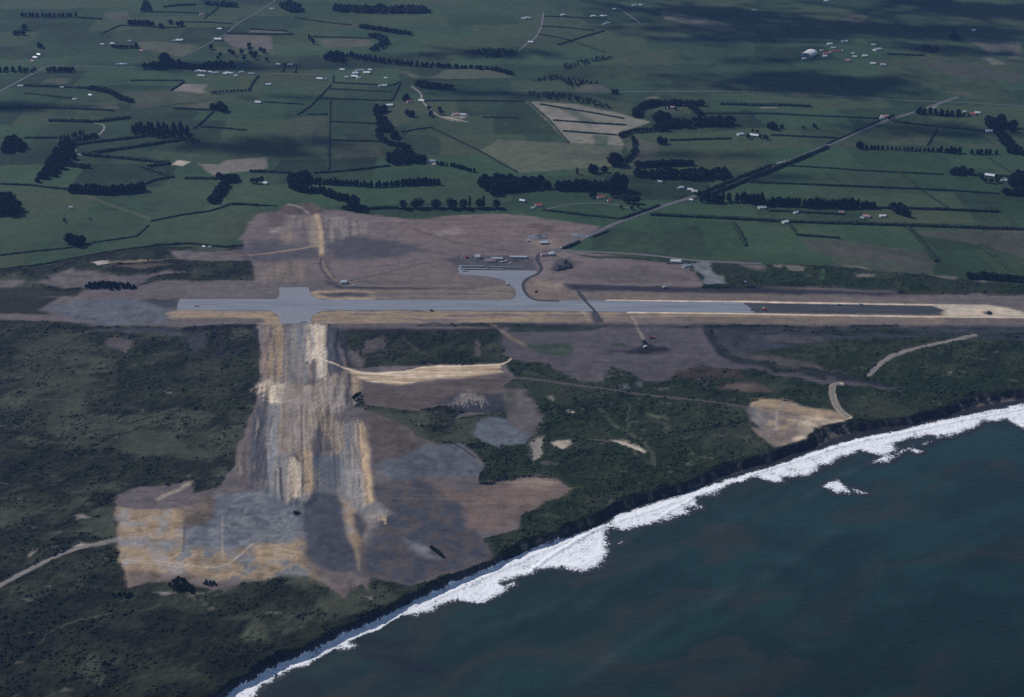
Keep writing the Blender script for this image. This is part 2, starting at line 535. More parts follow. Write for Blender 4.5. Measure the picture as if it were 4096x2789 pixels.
# ---- farmland
for s, c, op in (
        ('A1:1440,768 1540,708 1755,715 1712,758 1768,792 1600,775', C_PINK * 1.15, .95),
        ('A1:1155,355 1330,350 1680,390 1530,485 1200,415', C_OL, .9),
        ('A1:1900,293 2285,300 A2:195,420 A1:1990,402 1885,335', C_PINK * .8, .9),
        ('A1:1800,388 2000,402 2310,425 2310,465 1810,450', C_OL, .6),
        ('A1:1665,1378 1850,1388 1905,1350 2250,1325 A2:142,1325 142,1422 0,1445 A1:1880,1462 1812,1490', C_PINK, .95),
        ('A1:1450,912 1520,890 1790,855 1790,930', C_OL * .9, .8),
        ('A1:1080,770 1420,765 1720,790 1750,850 1400,880 1120,930 1090,830', C_OL * .75, .6),
        ('A1:640,872 980,862 1010,925 650,903', C_OL, .6),
        ('A1:350,700 400,665 590,660 550,715', C_OL, .6),
        ('A1:870,100 1080,95 1100,160 900,160', C_BE * .6, .6),
        ('A2:550,330 1020,328 1045,388 650,402', C_BE * .62, .8),
        ('A2:0,252 310,262 310,290 0,285', C_BE * .8, .8),
        ('A2:1200,588 1350,612 1480,658 1700,668 2220,656 2100,600 1900,575 1640,590 1560,640 1400,662', C_OL, .8),
        ('A2:1130,960 1310,920 1400,1000 1200,1080', C_OL * .75, .6),
        ('A2:280,1010 600,970 660,1000 650,1200 300,1130', C_OL * .62, .6),
        ('A2:690,1200 1110,1200 1120,1330 690,1320', C_OL * .62, .5),
        ('A3:238,855 640,880 1000,955 1272,1030 1000,1125 1052,1232 582,1206', C_BE * 1.25, .95),
        ('A2:1940,1275 2100,1180 2310,1190 A3:580,1208 1050,1232 1000,1330 930,1405 700,1420 250,1455 A2:2260,1455', C_OL * 1.2, .85),
        ('A3:420,990 650,985 660,1020 450,1012', C_PINK * 1.5, .7), ('A3:770,1050 1060,1062 1000,1120 800,1110', C_PINK * 1.45, .7),
        ('A3:470,1030 720,1045 740,1110 540,1100', C_PINK * 1.3, .6), ('A3:340,885 1000,965 1000,990 500,940', C_PINK * 1.1, .5),
        ('A3:480,900 640,930 830,1040 700,1030', C_G * 1.4, .6), ('A3:790,1140 920,1150 900,1240 790,1230', C_G * 1.3, .7),
        ('A3:1340,112 1400,90 1700,150 1900,200 2000,262 1850,272 1600,212 1400,160', C_BE * .85, .8),
        ('A3:1050,1230 1160,1160 1350,1230 1330,1320 1200,1390 1100,1390 1130,1290', C_BE * .6, .6),
        ('A3:660,715 860,710 930,768 660,765', C_BE * .7, .6), ('A3:1160,930 1350,900 1590,905 1620,975 1350,970', C_OL * .7, .5),
        ('A4:1785,312 2295,350 2295,500 2180,490 2250,440 2020,450 1900,370', C_PINK * .75, .75),
        ('A4:1955,480 2030,480 2165,545 2050,545', C_BE, .8), ('A4:1400,500 2300,600 2300,700 1700,640', C_PINK * .4, .6),
        ('A4:1600,775 1800,770 2060,850 1750,800', C_PINK * .5, .5), ('A4:870,120 1010,125 940,210 760,170', C_BE * .7, .6),
        ('A4:1165,1215 1250,1145 1550,1165 1495,1228', C_OL * .8, .6), ('A4:90,905 235,905 225,915 100,915', C_BE * 1.3, .8),
        ('A4:1720,1210 2100,1215 2150,1250 1900,1255', C_OL * .7, .6),
        ('B4:1400,520 2400,505 2400,760 1980,640 1500,560', C_PINK * .5, .6), ('B4:450,580 850,600 1500,700 1570,800 620,720 480,660', C_PINK * .42, .6),
        ('B4:700,640 1100,680 1560,790 1550,900 1000,870 700,830', C_PINK * .5, .45), ('B4:1500,880 1760,900 1740,940 1540,930', C_BE, .7),
        ('B3:600,640 1270,400 2000,450 2060,640 2100,730 1600,740 1200,700 700,670', C_G * 1.12, .6),
        ('B1:960,250 1700,250 1780,300 1650,365 1250,400', C_G * 1.1 + .006, .6), ('B1:1720,340 1950,240 2120,225 2160,245 1950,245 1850,320', C_OL, .6),
        ('B1:0,560 700,440 1240,460 900,580 500,660 0,700', C_G * 1.1, .4),
        ('B2:560,10 900,0 1600,0 1900,60 1700,100 1590,80 1000,100 600,50', C_G * 1.1, .5)):
    patch(s, c, 3.0, 4.0, op)
for s, w in (('B1:700,200 900,290 1100,350 1250,410 1300,430', 9), ('B1:30,1090 200,1130 300,1180 450,1215', 25)):
    stroke(s, C_OL, w, 3, .7)

# ---- coastal scrub over everything seaward of the farms
sc_w = np.vstack([g2('B1:-900,900 -100,855 300,820 700,722 1300,642 1900,652 2060,622 2300,900 B2:500,1000 B3:600,800 1280,770 2200,800 B4:170,792 450,800 700,810 1050,852 1500,882 1750,932 2320,942 3400,960'),
                  [[5000, 1500], [5000, -3000], [-5000, -3000], [-5000, 1500]]])
d = poly_sd(X + 8 * WX, Y + 8 * WY, sc_w); m = sstep(-5, 5, d)
bush = fbm(X / 38, Y / 30, 5, 251)
grassy = sstep(.0, .38, fbm(X / 95, Y / 60, 5, 271, .62) + .12 * fbm(X / 9, Y / 6, 3, 275))
grassy = grassy * (.35 + .65 * sstep(-.25, .3, N3 + .3 * N1))
c = C_SC[None, :] * (1 + .45 * bush + .5 * fbm(X / 110, Y / 80, 3, 277))[:, None]
east = sstep(-120, 60, X)[:, None]
c = c * (1 - east) + C_SCG[None, :] * (1 + .3 * bush)[:, None] * east
gw = (grassy * (1 - .55 * east[:, 0]))[:, None]
olive = sstep(-.05, .4, fbm(X / 45, Y / 32, 4, 281, .55))[:, None]
c = c * (1 - .6 * olive) + np.array((.029, .038, .017))[None, :] * .6 * olive
c = c * (1 - gw) + C_SG[None, :] * (1 + .25 * N2)[:, None] * gw
COL = COL * (1 - m[:, None]) + c * m[:, None]
CLS[m > .5] = 1
SCRUBD = m * (1 - grassy * .8)

# lighter grass openings among the scrub
for s, op in (('C1:0,580 0,470 160,420 260,400 500,340 720,290 780,300 520,410 330,450 230,500 170,560', .8), ('C1:430,740 700,640 1100,640 1700,590 1850,660 1700,740 1200,730 900,830 600,850 400,780', .75),
              ('C1:100,830 240,810 450,850 700,860 560,885 300,870 270,900', .8), ('C1:1700,800 1880,700 1830,760 1930,850 1830,950 1680,890', .8), ('C1:1070,940 1110,930 1170,990 1250,950 1370,910 1200,1010 1110,1000', .7),
              ('C1:1200,240 1350,110 1550,100 1400,150 1290,210', .7), ('B1:1940,1400 1950,1330 2080,1330 2150,1420 1950,1450', .8), ('D1:620,1380 740,1240 840,1230 880,1290 800,1330 900,1390 860,1500 800,1510 720,1440', .9),
              ('D1:2050,1010 2150,920 2260,970 2300,1080 2130,1140 2030,1080', .9), ('D1:470,560 520,510 740,550 560,700 720,660 1000,700 800,660', .6), ('D1:1900,900 2110,895 2100,930 1930,935', .7),
              ('D2:0,930 80,920 150,990 70,1060 200,1060 120,1110 0,1080', .7), ('D2:850,690 1100,640 1260,740 1200,790 900,900 700,960 600,960 800,860', .45), ('C3:760,720 1340,1060 1250,1050 1150,980', .6),
              ('C3:1220,620 1400,640 1430,760 1390,790 1300,680', .8), ('C3:1980,800 2100,790 2250,920 2120,900', .7), ('C3:210,260 400,320 380,330 200,290', .8),
              ('D1:380,1580 400,1530 560,1540 620,1600', .7), ('D3:380,20 600,100 500,100 300,40', .5), ('C3:700,1380 960,1290 1250,1240 900,1370 760,1440', .4)):
    patch(s, C_SG * 1.05, 5, 9, op)
for s, w in (('D1:330,1130 400,1070 530,990 650,950 900,900', 3.5), ('C1:100,500 430,500 700,515', 3), ('C3:1080,520 1090,600 1080,780', 3), ('C4:1770,140 1900,160 2000,165', 4), ('C4:1480,265 1600,290 1780,320', 3),
             ('C3:850,600 920,650 960,720 1060,780 1200,850 1290,930 1320,1060', 7), ('C3:1590,930 1620,970 1800,1000', 5), ('B2:1300,1430 1380,1500 1520,1580', 3), ('D1:1080,880 1300,830 1350,780', 2)):
    stroke(s, C_SG * 1.25, w, 1.5, .8, wob=5)
for s, w in (('C3:230,590 580,600 700,600 830,585 940,580', 3), ('C3:1240,820 1600,770 2050,700', 3.5), ('C3:420,1115 600,1000 760,930 860,890', 3.5), ('C3:850,790 970,750', 3)):
    stroke(s, C_SC * .55, w, 1.2, .9, wob=3)
# bare sand blow-outs
for s, c, op in (('C3:925,848 1060,860 1250,930 1235,952 1040,902', C_W, .9), ('C3:420,880 480,850 580,850 605,882 500,932', C_W, .75), ('C3:270,830 360,810 345,1000 258,1032 235,900', C_PG, .7),
                 ('C3:575,605 620,600 615,622 580,622', C_W, .8), ('C3:400,470 440,460 460,510 430,520', C_PG * .7, .8), ('D1:225,390 250,340 310,330 260,370 240,400', C_PG, .8), ('D1:640,300 690,280 780,290 620,320', C_W * .8, .8),
                 ('D1:650,60 720,50 770,75 660,95', C_PG, .7), ('D1:1310,690 1440,690 1500,700 1400,712', C_PG, .7), ('D1:1800,665 1860,655 1870,680 1820,685', C_PG, .8), ('C1:1375,445 1480,460 1430,470', C_PG * .9, .8),
                 ('D2:985,730 1030,740 1020,760', C_PG, .8), ('C3:1230,610 1390,630 1400,680 1290,660', C_SG * 1.7, .7), ('C3:1130,750 1230,750 1200,775', C_SG * 1.6, .8), ('C4:100,505 300,500 640,600 420,570', C_W * .8, .5)):
    patch(s, c, 2.0, 5, op, cls=2)
nz = fbm(X / 22, Y / 13, 4, 291)
k = (SCRUBD > .3) & (nz > .6) & (Y < 2050)
COL[k] = COL[k] * .7 + C_PG * .2

# ---- bare ground of the aerodrome
E = dict(cls=2)
patch('B2:720,690 1000,690 1300,720 1500,900 1000,1000 700,960', C_M, **E)
patch('B1:2160,1000 2130,800 2050,700 2045,600 2030,580 2110,440 2165,372 2262,356 B2:230,355 300,300 500,283 640,340 800,345 1000,380 1300,410 1560,410 1780,382 2060,370 2320,385 '
      'B3:230,390 500,430 830,470 760,550 640,612 520,662 700,692 1280,770 1420,790 1560,800 1640,870 1710,960 1700,1010 0,1010 B2:2300,1010 0,1010', C_M * 1.12 + np.array((.012, .003, .0)), 3, 3, streak='h', amp=.15, **E)
patch('B1:-900,1000 250,1000 700,1012 1150,1002 1250,942 2130,932 B2:0,932 2300,932 B3:0,932 1700,1000 2300,1012 B4:600,1000 1300,1040 3400,1060 3400,1350 1700,1312 0,1312 '
      'B3:1700,1312 900,1312 0,1292 B2:2100,1292 640,1292 0,1300 B1:2150,1292 1500,1330 800,1312 600,1292 0,1262 -900,1250', C_M, 4, 6, streak='h', amp=.18, **E)
patch('B1:-300,1060 500,1080 350,1170 450,1215 -300,1220', C_SC, 6, 8, .95, cls=1)
patch('B1:-300,990 700,1000 650,1060 100,1090 -300,1080', C_SC * 1.1, 6, 8, .9, cls=1)
SC_BACK = np.zeros(NV)
patch('B1:1425,680 1800,690 2060,668 2110,760 1800,772 1500,752', C_M, 3, 4, .95, **E)
patch('B1:430,880 600,838 1000,885 1180,872 1540,845 1560,870 1250,912 1150,1002 700,1002 250,952 450,922', C_M * .95, 4, 8, .9, **E)
patch('B1:-300,940 200,930 180,985 -300,1000', C_M, 4, 5, .9, **E)
patch('B1:350,1170 700,1090 1100,1088 1450,1180 1420,1300 900,1302 600,1252 520,1202', C_BG * .86, 5, 7, .9, **E)
patch('B1:880,1440 940,1410 1130,1420 1140,1480 1060,1540 980,1500', C_M * .8, 4, 6, .9, **E)
patch('B1:780,1340 1500,1330 1560,1400 800,1370', C_SL, 4, 6, .8, **E)
patch('B1:1560,1400 1750,1350 1740,1500 1640,1540 1590,1480', C_SL * .9, 4, 6, .7, **E)
patch('B1:1180,1100 1500,1085 1500,1180 1300,1140', C_SL * .6, 4, 6, .8, **E)
# far field variations
patch('B2:140,370 290,360 280,470 150,470', C_RB * .55, 4, 4, .7, streak='v', **E)
patch('B2:150,490 260,480 250,530 160,530', C_PG, 5, 5, .6, **E)
patch('B2:290,370 540,380 580,640 420,660 290,600', C_M * 1.25, 5, 5, .7, streak='v', tint=C_TB * 1.2, **E)
patch('B2:440,400 540,390 600,620 560,660 500,640', C_TB * 1.2, 5, 5, .7, streak='v', **E)
patch('B2:610,380 1000,440 1010,540 860,560 760,600 660,630 630,500', C_PG * .75, 7, 6, .8, streak='v', amp=.45, tint=C_M, **E)
patch('B2:630,640 900,560 1300,600 1500,690 1000,760 700,740', C_SL * .95, 12, 10, .75, **E)
patch('B2:0,590 560,640 600,720 400,760 60,780 -100,700', C_SL * 1.05, 10, 10, .7, **E)
patch('B2:60,850 300,760 440,800 460,920 60,920', C_TB * 1.05, 10, 8, .65, streak='v', amp=.35, **E)
patch('B2:1250,440 2000,400 2320,420 B3:400,450 700,480 500,560 0,560 B2:1800,640 1300,560', C_RB * 1.05, 12, 10, .65, streak='h', amp=.25, **E)
patch('B2:1560,510 1800,480 1790,540 1600,560', C_PG * .8, 6, 6, .5, streak='h', **E)
patch('B2:1000,850 1700,740 2100,760 1750,900 2000,920 2150,1000 1000,1000 820,950', C_M * 1.05 + np.array((.02, .01, -.004)), 8, 8, .6, streak='h', amp=.2, **E)
patch('B2:1640,740 1800,720 2320,720 B3:280,740 320,860 0,860 B2:1750,860 1700,800', C_SL * 1.05, 6, 6, .75, **E)
patch('B3:330,720 560,700 600,780 480,830 460,920 560,990 440,1000 240,960 300,880 345,840', C_M * 1.15 + np.array((.01, .004, 0)), 5, 5, .8, **E)
patch('B3:240,470 300,450 480,470 480,520 330,530', C_RB * .7, 4, 5, .8, **E)
patch('B3:240,600 500,580 540,640 300,660', C_TB * 1.1, 6, 5, .6, **E)
patch('B3:590,840 1200,800 1600,900 1660,950 700,960', C_M * .85, 8, 8, .7, streak='h', amp=.15, **E)
patch('B3:560,700 760,720 1280,745 1290,765 780,740', C_SCG * 1.2, 3, 5, .9)
patch('B3:1320,735 1600,770 1610,800 1500,790 1330,760', C_SCG, 3, 4, .9)
patch('B3:480,760 575,730 580,800 470,850 450,830', C_DK * 1.4, 4, 6, .9, **E)
patch('B3:220,950 420,930 560,990 700,1030 700,1090 300,1090 230,1040', C_TB * .95, 5, 5, .8, streak='h', amp=.2, **E)
patch('B3:230,900 500,940 420,1000 380,980', C_TB * 1.15, 6, 6, .5, **E)
# dark topsoil along cut and fill edges, with the batters' shade painted in
patch('B3:540,962 900,975 1500,985 2320,992 B4:600,1012 1260,1040 1250,1054 600,1050 0,1042 B3:2320,1045 1600,1030 1000,1020 600,1012', C_DK, 3, 3, .92, streak='h', amp=.2, **E)
patch('B4:0,1000 500,1010 600,1045 0,1045', C_DK, 3, 4, .6, **E)
patch('B2:640,930 700,960 800,990 1000,988 1500,993 1850,998 1500,1006 900,1008 760,1002 660,970', C_DK * 1.1, 2.5, 3, .9, streak='h', **E)
patch('B2:700,1318 1200,1318 1800,1322 2090,1338 2080,1366 1200,1370 760,1366', C_DK * .75, 2.2, 2, .95, **E)
patch('B2:2100,1296 2320,1292 B3:900,1300 1700,1318 B4:700,1310 2400,1330 2400,1345 700,1350 0,1350 B3:1700,1345 900,1325 0,1312', C_DK * 1.5, 4, 4, .75, streak='h', **E)
patch('B2:740,1290 790,1350 830,1500 C2:810,290 770,290 740,0', C_DK * 1.1, 2.5, 2.5, .9, streak='v', **E)
# near side of the runway
patch('B2:2100,1310 B3:0,1310 900,1312 1700,1316 1770,1460 1860,1540 C3:1950,170 2320,262 C4:300,262 700,330 1100,395 1250,425 900,398 600,352 0,245 C3:2000,250 1700,222 1480,282 1400,342 1200,342 1050,262 900,232 860,342 640,352 520,262 430,242 350,192 100,182 0,30', C_M * .70 + np.array((-.004, 0, .008)), 4, 7, 1, streak='h', amp=.18, **E)
patch('B3:100,1320 420,1310 900,1320 760,1360 400,1368 50,1378', C_SCG * 1.2, 4, 6, .85)
patch('B3:230,1470 560,1460 640,1500 560,1575 330,1560', C_G * 1.1, 6, 8, .75)
patch('B3:940,1465 1050,1460 1060,1485 950,1488', C_G, 3, 4, .8)
patch('B3:1060,1530 1150,1500 1200,1470 1240,1462 1330,1492 1380,1488 1435,1510 1430,1530 1340,1530 1250,1545 1090,1545', C_DK * .8, 2, 3, .95, **E)
patch('B3:940,1522 1070,1520 1070,1535 950,1535', C_DK, 2, 3, .85, **E)
patch('B3:1720,1335 1740,1330 1800,1430 1880,1530 C3:1950,150 2320,215 C4:600,265 1000,345 1300,412 1000,378 600,298 0,205 C3:2320,250 1950,192 1850,135 1770,45', C_DK * .75, 2.5, 2.5, .95, **E)  # curved bank: dark soil colour that also carries the bank's shade
patch('C3:1820,20 C4:0,100 500,190 800,270 300,225 0,165 C3:2320,200 1960,140', C_M * .62, 5, 8, .8, **E)
patch('B3:1780,1330 B4:200,1360 800,1380 2400,1400 2400,1440 1700,1402 600,1445 300,1500 C4:0,120 C3:1960,130 1850,60', C_SL * .75, 6, 8, .85, **E)
patch('B4:100,1400 600,1405 600,1440 200,1450', C_M * .7, 4, 7, .6, **E)
stroke('B4:0,1383 600,1388 1500,1392 2320,1425', C_DK, 6, 2, .85, wob=3)
patch('B4:1700,1290 2400,1310 2400,1380 1500,1385 1300,1330', C_SL, 6, 6, .6, **E)
patch('C3:1480,260 1700,225 2000,260 2050,320 1700,330 1450,350', C_RB * .35, 6, 10, .8)
patch('C3:1840,420 1900,370 2140,350 C4:200,430 0,430 C3:2100,430', C_RB * .7, 5, 7, .85, **E)
patch('C3:1660,380 1750,360 1740,385', C_M, 3, 4, .8, **E)
patch('C3:640,270 780,250 860,290 850,350 700,350', C_M * .9, 4, 6, .9, **E)
patch('C3:1010,380 1080,370 1090,410 1020,410', C_BG, 3, 4, .9, **E); patch('C3:1140,350 1200,350 1210,400 1170,400', C_BG * .9, 3, 4, .8, **E)
patch('B2:800,1500 C2:800,90 900,100 970,160 960,230 850,230', C_M * .8, 4, 5, .9, **E)
patch('B2:980,1420 1120,1410 1140,1500 1130,1560 C2:1100,80 980,120 B2:900,1520', C_M * .7, 4, 7, .75, **E)
patch('B2:1890,1440 1930,1430 1930,1500 C2:1930,140 1900,140', C_M * .9, 3, 4, .8, **E)
stroke('B2:1740,1260 2000,1290 2130,1360 2200,1420 2320,1480', C_T * .65, 8, 4, .5, cls=2)

for s_ in ('B1:1525,1335 1640,1375 1700,1340 1800,1312 1700,1312 1580,1322', 'B1:1790,1312 1905,1312 1890,1590 1810,1590', 'B1:1880,1560 2140,1470 2150,1490 1900,1590', 'B1:2120,1310 2190,1330 2230,1500 2200,1580 2170,1450', 'B1:1960,1415 2110,1405 2100,1425 1970,1435'):
    patch(s_, C_DK * .7, 2, 3, .85, cls=1)
patch('B2:640,1296 760,1345 800,1360 830,1500 C2:815,290 770,290 735,0 B2:690,1330', C_DK * .8, 2.2, 2.5, .9, **E)  # right batter of the strip, its shade painted over the dark soil
# ---- cross strip, formed lobe and tips
patch('B1:2170,1300 C1:2220,130 2190,330 2150,400 2160,500 2130,620 2060,750 2040,830 2010,900 1990,1040 1870,1222 1640,1290 1600,1182 1470,1212 1300,1252 1170,1246 1100,1272 970,1312 960,1382 990,1500 '
      'D1:985,200 1000,330 1050,560 1070,652 1200,622 1350,602 1540,530 1580,580 1680,645 1880,692 2000,642 2310,572 D2:150,590 240,540 500,560 600,602 720,692 790,742 850,662 960,622 1000,690 1040,560 1160,602 1320,632 1500,622 '
      '1600,562 1730,532 1880,482 2000,392 2000,332 1960,252 2250,152 2300,40 C3:330,1402 352,1352 580,1302 592,1250 480,1182 300,1142 150,1162 60,1192 C2:2190,1212 1940,1222 1940,1112 1985,1052 1920,962 1820,882 1600,872 1380,802 1380,770 '
      '1200,672 940,582 860,572 940,492 1000,545 1400,602 1560,572 1720,542 2000,522 2150,472 2120,402 2230,312 2130,202 850,240 820,292 790,100 740,0 B2:640,1292', C_M, 2.5, 6, 1, amp=.2, **E)
patch('C2:960,390 1300,385 1800,330 2130,300 2230,315 2120,400 2150,470 2000,520 1560,560 1400,600 1000,545 940,480', C_MB * .78, 3, 5, .95, streak='h', amp=.25, **E)
patch('C2:960,600 1200,672 1380,770 1380,802 1550,860 1300,980 1060,1050 1000,900', C_MB * .74, 6, 8, .95, **E)
patch('C2:1050,1050 1300,960 1600,870 1820,892 1920,990 1985,1052 1925,1150 1600,1172 1200,1180', C_BG * .82, 5, 9, .9, **E)
patch('C2:1885,810 1900,720 1990,660 2200,680 2310,740 C3:60,640 200,760 215,860 200,900 0,892 C2:2100,912 1980,852', C_BG * .98, 4, 8, .95, **E)
patch('C3:0,410 260,412 228,470 330,612 330,742 215,830 60,650', C_M * .95, 4, 8, .9, **E)
patch('C3:60,440 150,430 120,560 40,600', C_SG * 1.2, 6, 10, .6)
patch('C2:1660,550 1560,545 1700,470 1720,440 2050,440 2130,440 2150,600 1900,602 1700,582', C_DK * 1.3, 3, 8, .85, **E)
patch('C2:1750,450 1950,448 2010,522 1700,522', C_PG * .65, 3, 8, .8, streak='v', amp=.3, **E)
patch('C2:1850,600 2080,620 1900,640 1720,660 1760,610', C_M, 3, 5, .8, **E)
stroke('C2:1780,590 1720,650 1690,720 1690,780', C_DK, 4, 1.5, .9, wob=2)
patch('C2:1000,1230 1400,1200 1560,1240 1830,1382 D2:1850,62 1960,252 2000,392 1730,532 1320,632 1000,562 930,402 1000,300 1100,100 C2:1120,1440', C_SL * 1.2, 7, 9, .95, amp=.2, tint=C_M * .62, **E)
patch('C2:1100,1330 1400,1290 1800,1330 1500,1340', C_TB * .8, 10, 8, .4, streak='h', **E)
patch('C2:1550,1215 1800,1282 2200,1180 C3:60,1192 300,1142 480,1182 592,1250 580,1302 352,1352 330,1402 0,1560 D2:2250,152 2000,182 1870,140 1840,50 C2:1830,1382 1600,1290', C_RB * .95, 4, 6, .95, streak='h', amp=.25, **E)
patch('C3:60,1195 300,1150 480,1190 400,1230 100,1230', C_TB * 1.2, 4, 6, .6, streak='h', amp=.4, **E)
stroke('C2:1700,860 1850,950 1900,990', C_DK, 3, 1, .9, wob=2)
# strip bands
patch('B2:60,1300 250,1290 C2:330,0 310,350 260,520 150,520 130,350 90,330 100,0', C_T * .8, 3, 2.5, .95, streak='v', amp=.35, tint=C_M * 1.2, **E)
patch('B2:60,1300 140,1310 C2:130,0 125,330 85,330 95,60', C_M * 1.1, 2, 2, .8, streak='v', **E)
patch('B2:330,1300 500,1300 C2:490,0 470,340 320,350', C_PG * .72, 3, 2.5, .9, streak='v', amp=.3, tint=C_BGL * .8, **E)
patch('B2:490,1296 570,1290 640,1300 C2:648,0 652,300 575,312 560,180 480,170', C_TP, 2.5, 2, .95, streak='v', amp=.25, tint=C_PG * 1.2, **E)
patch('B2:640,1300 740,1310 C2:740,0 790,280 700,280 655,200', C_SL * 1.1, 3, 2.5, .9, streak='v', amp=.35, **E)
patch('C2:140,330 530,372 660,310 840,260 930,300 930,430 830,540 660,600 540,545 150,525', C_TB * 1.35, 4, 4, .85, streak='v', amp=.4, tint=C_PG * .9, **E)
patch('C2:40,390 150,350 260,370 250,525 150,525 100,440', C_TP * .95, 4, 5, .9, streak='v', amp=.3, **E)
patch('C2:840,280 960,300 940,430 860,420', C_T * .85, 4, 4, .8, streak='v', **E)
patch('C2:790,270 850,300 850,540 810,520', C_DK * 1.5, 2, 3, .85, streak='v', **E)
patch('C2:150,520 255,525 255,945 150,945', C_PG * 1.0, 3, 2.5, .9, streak='v', amp=.3, tint=C_BGL, **E)
patch('C2:30,620 140,520 140,1200 20,1200 10,900', C_SL * 1.15, 4, 4, .85, streak='v', amp=.4, **E)
patch('C2:255,520 320,510 320,950 255,950', C_TB, 3, 2.5, .85, streak='v', amp=.4, **E)
patch('C2:320,500 525,505 535,905 460,945 320,945', C_PG * .85, 3, 2.5, .9, streak='v', amp=.4, tint=C_TB * 1.3, **E)
patch('C2:520,530 660,610 720,680 830,700 820,860 780,980 700,960 620,980 540,900 530,730', C_TB * 1.15, 5, 6, .85, streak='v', amp=.3, **E)
patch('C2:530,740 620,760 700,940 560,980 540,900', C_SL * 1.3, 6, 6, .8, streak='v', **E)
patch('C2:545,970 720,970 780,1040 750,1300 545,1270', C_BG * .92, 4, 4, .9, streak='v', amp=.25, **E)
patch('C2:560,1060 600,1050 610,1230 585,1240', C_TB, 4, 4, .5, streak='v', **E)
patch('C2:150,945 320,950 315,1300 250,1350 180,1220', C_PG * .85, 3, 3, .9, streak='v', amp=.35, tint=C_BGL * .9, **E)
patch('C2:315,1000 435,1000 442,1345 330,1372', C_TP * .95, 3, 2.5, .9, streak='v', amp=.35, tint=C_PG, **E)
patch('C2:440,920 522,920 542,1335 480,1402 450,1392', C_T, 2, 2, .95, streak='v', amp=.25, **E)
stroke('C2:435,560 440,900 445,1380', C_DK * 1.4, 2.4, .9, .8, wob=1)
stroke('C2:256,1080 262,1250 270,1340', C_DK * 1.2, 3.5, 1, .85, wob=1); stroke('C2:130,930 140,1100 130,1180', C_SL * .7, 4, 1.4, .8, wob=1)
patch('C2:820,690 900,660 940,1060 992,1420 900,1445 760,1300 780,1050 825,850', C_PG * .92, 4, 4, .92, streak='v', amp=.2, tint=C_BGL * .9, **E)
patch('C2:898,672 960,702 1000,900 1005,1000 1060,1382 1185,1472 1100,1502 980,1422 942,1052', C_T * .95, 2.5, 3, .95, streak='v', amp=.25, **E)
patch('C2:990,1400 1060,1385 1200,1460 D2:1100,60 1000,60 930,20 900,0', C_BGL * .95, 6, 6, .85, **E)
patch('C2:530,1275 750,1302 790,1500 D2:790,62 830,232 890,402 930,522 700,522 600,482 480,402 450,202 400,60 C2:440,1460', C_SL * 1.18, 3, 4, .95, **E)
patch('C2:750,1300 900,1442 D2:900,60 880,110 890,200 960,260 900,330 935,500 885,382 830,232 785,30', C_T * .82, 3, 4, .9, amp=.2, tint=C_PG * .9, **E)
patch('D2:870,40 930,40 980,150 975,230 940,235 890,150', C_SL, 3, 4, .9, **E)
patch('D2:960,20 1090,60 1020,180 1000,280 960,270 990,150', C_PG * .8, 6, 6, .8, **E)
patch('D2:1315,255 1500,310 1570,380 1600,410 1530,400 1350,320', C_BGL * .95, 4, 5, .75, **E)
# lobe
patch('C1:970,1420 1400,1432 1590,1420 1575,1560 D1:1575,200 1555,350 1610,500 1450,572 1200,622 1070,652 1000,330 990,0', C_T * .82, 3, 5, .92, amp=.22, tint=C_PG * .85, **E)
patch('D1:1060,520 1450,540 1560,530 1700,620 2000,600 2000,645 1880,690 1680,645 1350,602 1075,652', C_MB * .95, 4, 5, .8, **E)
patch('C1:970,1312 1100,1272 1470,1212 1600,1200 1640,1292 1400,1402 970,1412', C_M * .9, 4, 5, .9, streak='h', amp=.2, **E)
stroke('C1:1350,1340 1450,1290 1560,1240 1620,1200', C_TP, 6, 4, .35, wob=5)
patch('C1:1600,1442 1750,1302 1862,1300 1760,1560 D1:1700,152 1582,152 1570,0', C_TB * .62, 4, 5, .9, amp=.5, **E)
patch('C1:1860,1292 2320,1242 C2:150,1200 330,1380 530,1275 440,1500 D2:450,200 400,272 100,302 D1:2200,292 1880,332 1600,402 1560,322 1582,162 1750,132', C_BG * 1.1, 5, 6, .92, amp=.15, tint=C_BGL * .82, **E)
patch('D1:1000,250 1500,262 1555,332 1450,342 1200,302 1000,300', C_BGL * .85, 5, 6, .75, streak='h', amp=.2, **E)
patch('D1:1380,330 1880,330 2320,310 D2:400,272 490,432 600,602 500,560 240,540 150,590 D1:2310,572 2000,600 1700,590 1560,500', C_T * .85, 6, 8, .85, amp=.35, tint=C_BGL * .8, **E)
patch('D1:1600,330 1780,330 1800,350 1620,345', C_TB * .6, 3, 4, .8, **E); patch('D1:1650,405 1850,415 1870,460 1700,460', C_TB * .7, 4, 5, .7, **E)
patch('D2:0,300 300,290 420,300 480,420 300,450 0,470 D1:2200,440', C_T * .9, 5, 8, .7, amp=.35, **E)
patch('D2:500,400 620,520 840,540 950,600 960,622 850,662 790,742 720,692 600,602', C_MB * 1.15, 5, 6, .8, **E)
stroke('D1:1000,420 1500,450 1650,480 1780,490 1900,470 2000,400 2130,290', C_TP * .8, 3, 1.4, .5, wob=2.5)
stroke('D1:1000,440 1400,470 1620,480', C_TP * .8, 3, 1.4, .35, wob=2.5)
stroke('D1:1560,130 1555,250 1550,350', C_DK * 2, 2, .8, .8, wob=1); stroke('D1:1875,60 1880,200 1870,420', C_PG, 2, .8, .6, wob=1)
patch('C2:810,238 1000,280 1300,270 1500,220 2100,214 2130,272 1800,322 1400,352 1280,382 1000,352 850,282', C_T * 1.05, 2, 3, .95, streak='h', amp=.35, tint=C_TP, **E)
patch('C2:1560,330 2130,280 2140,300 1900,330', C_RB * .8, 3, 4, .7, streak='h', **E)
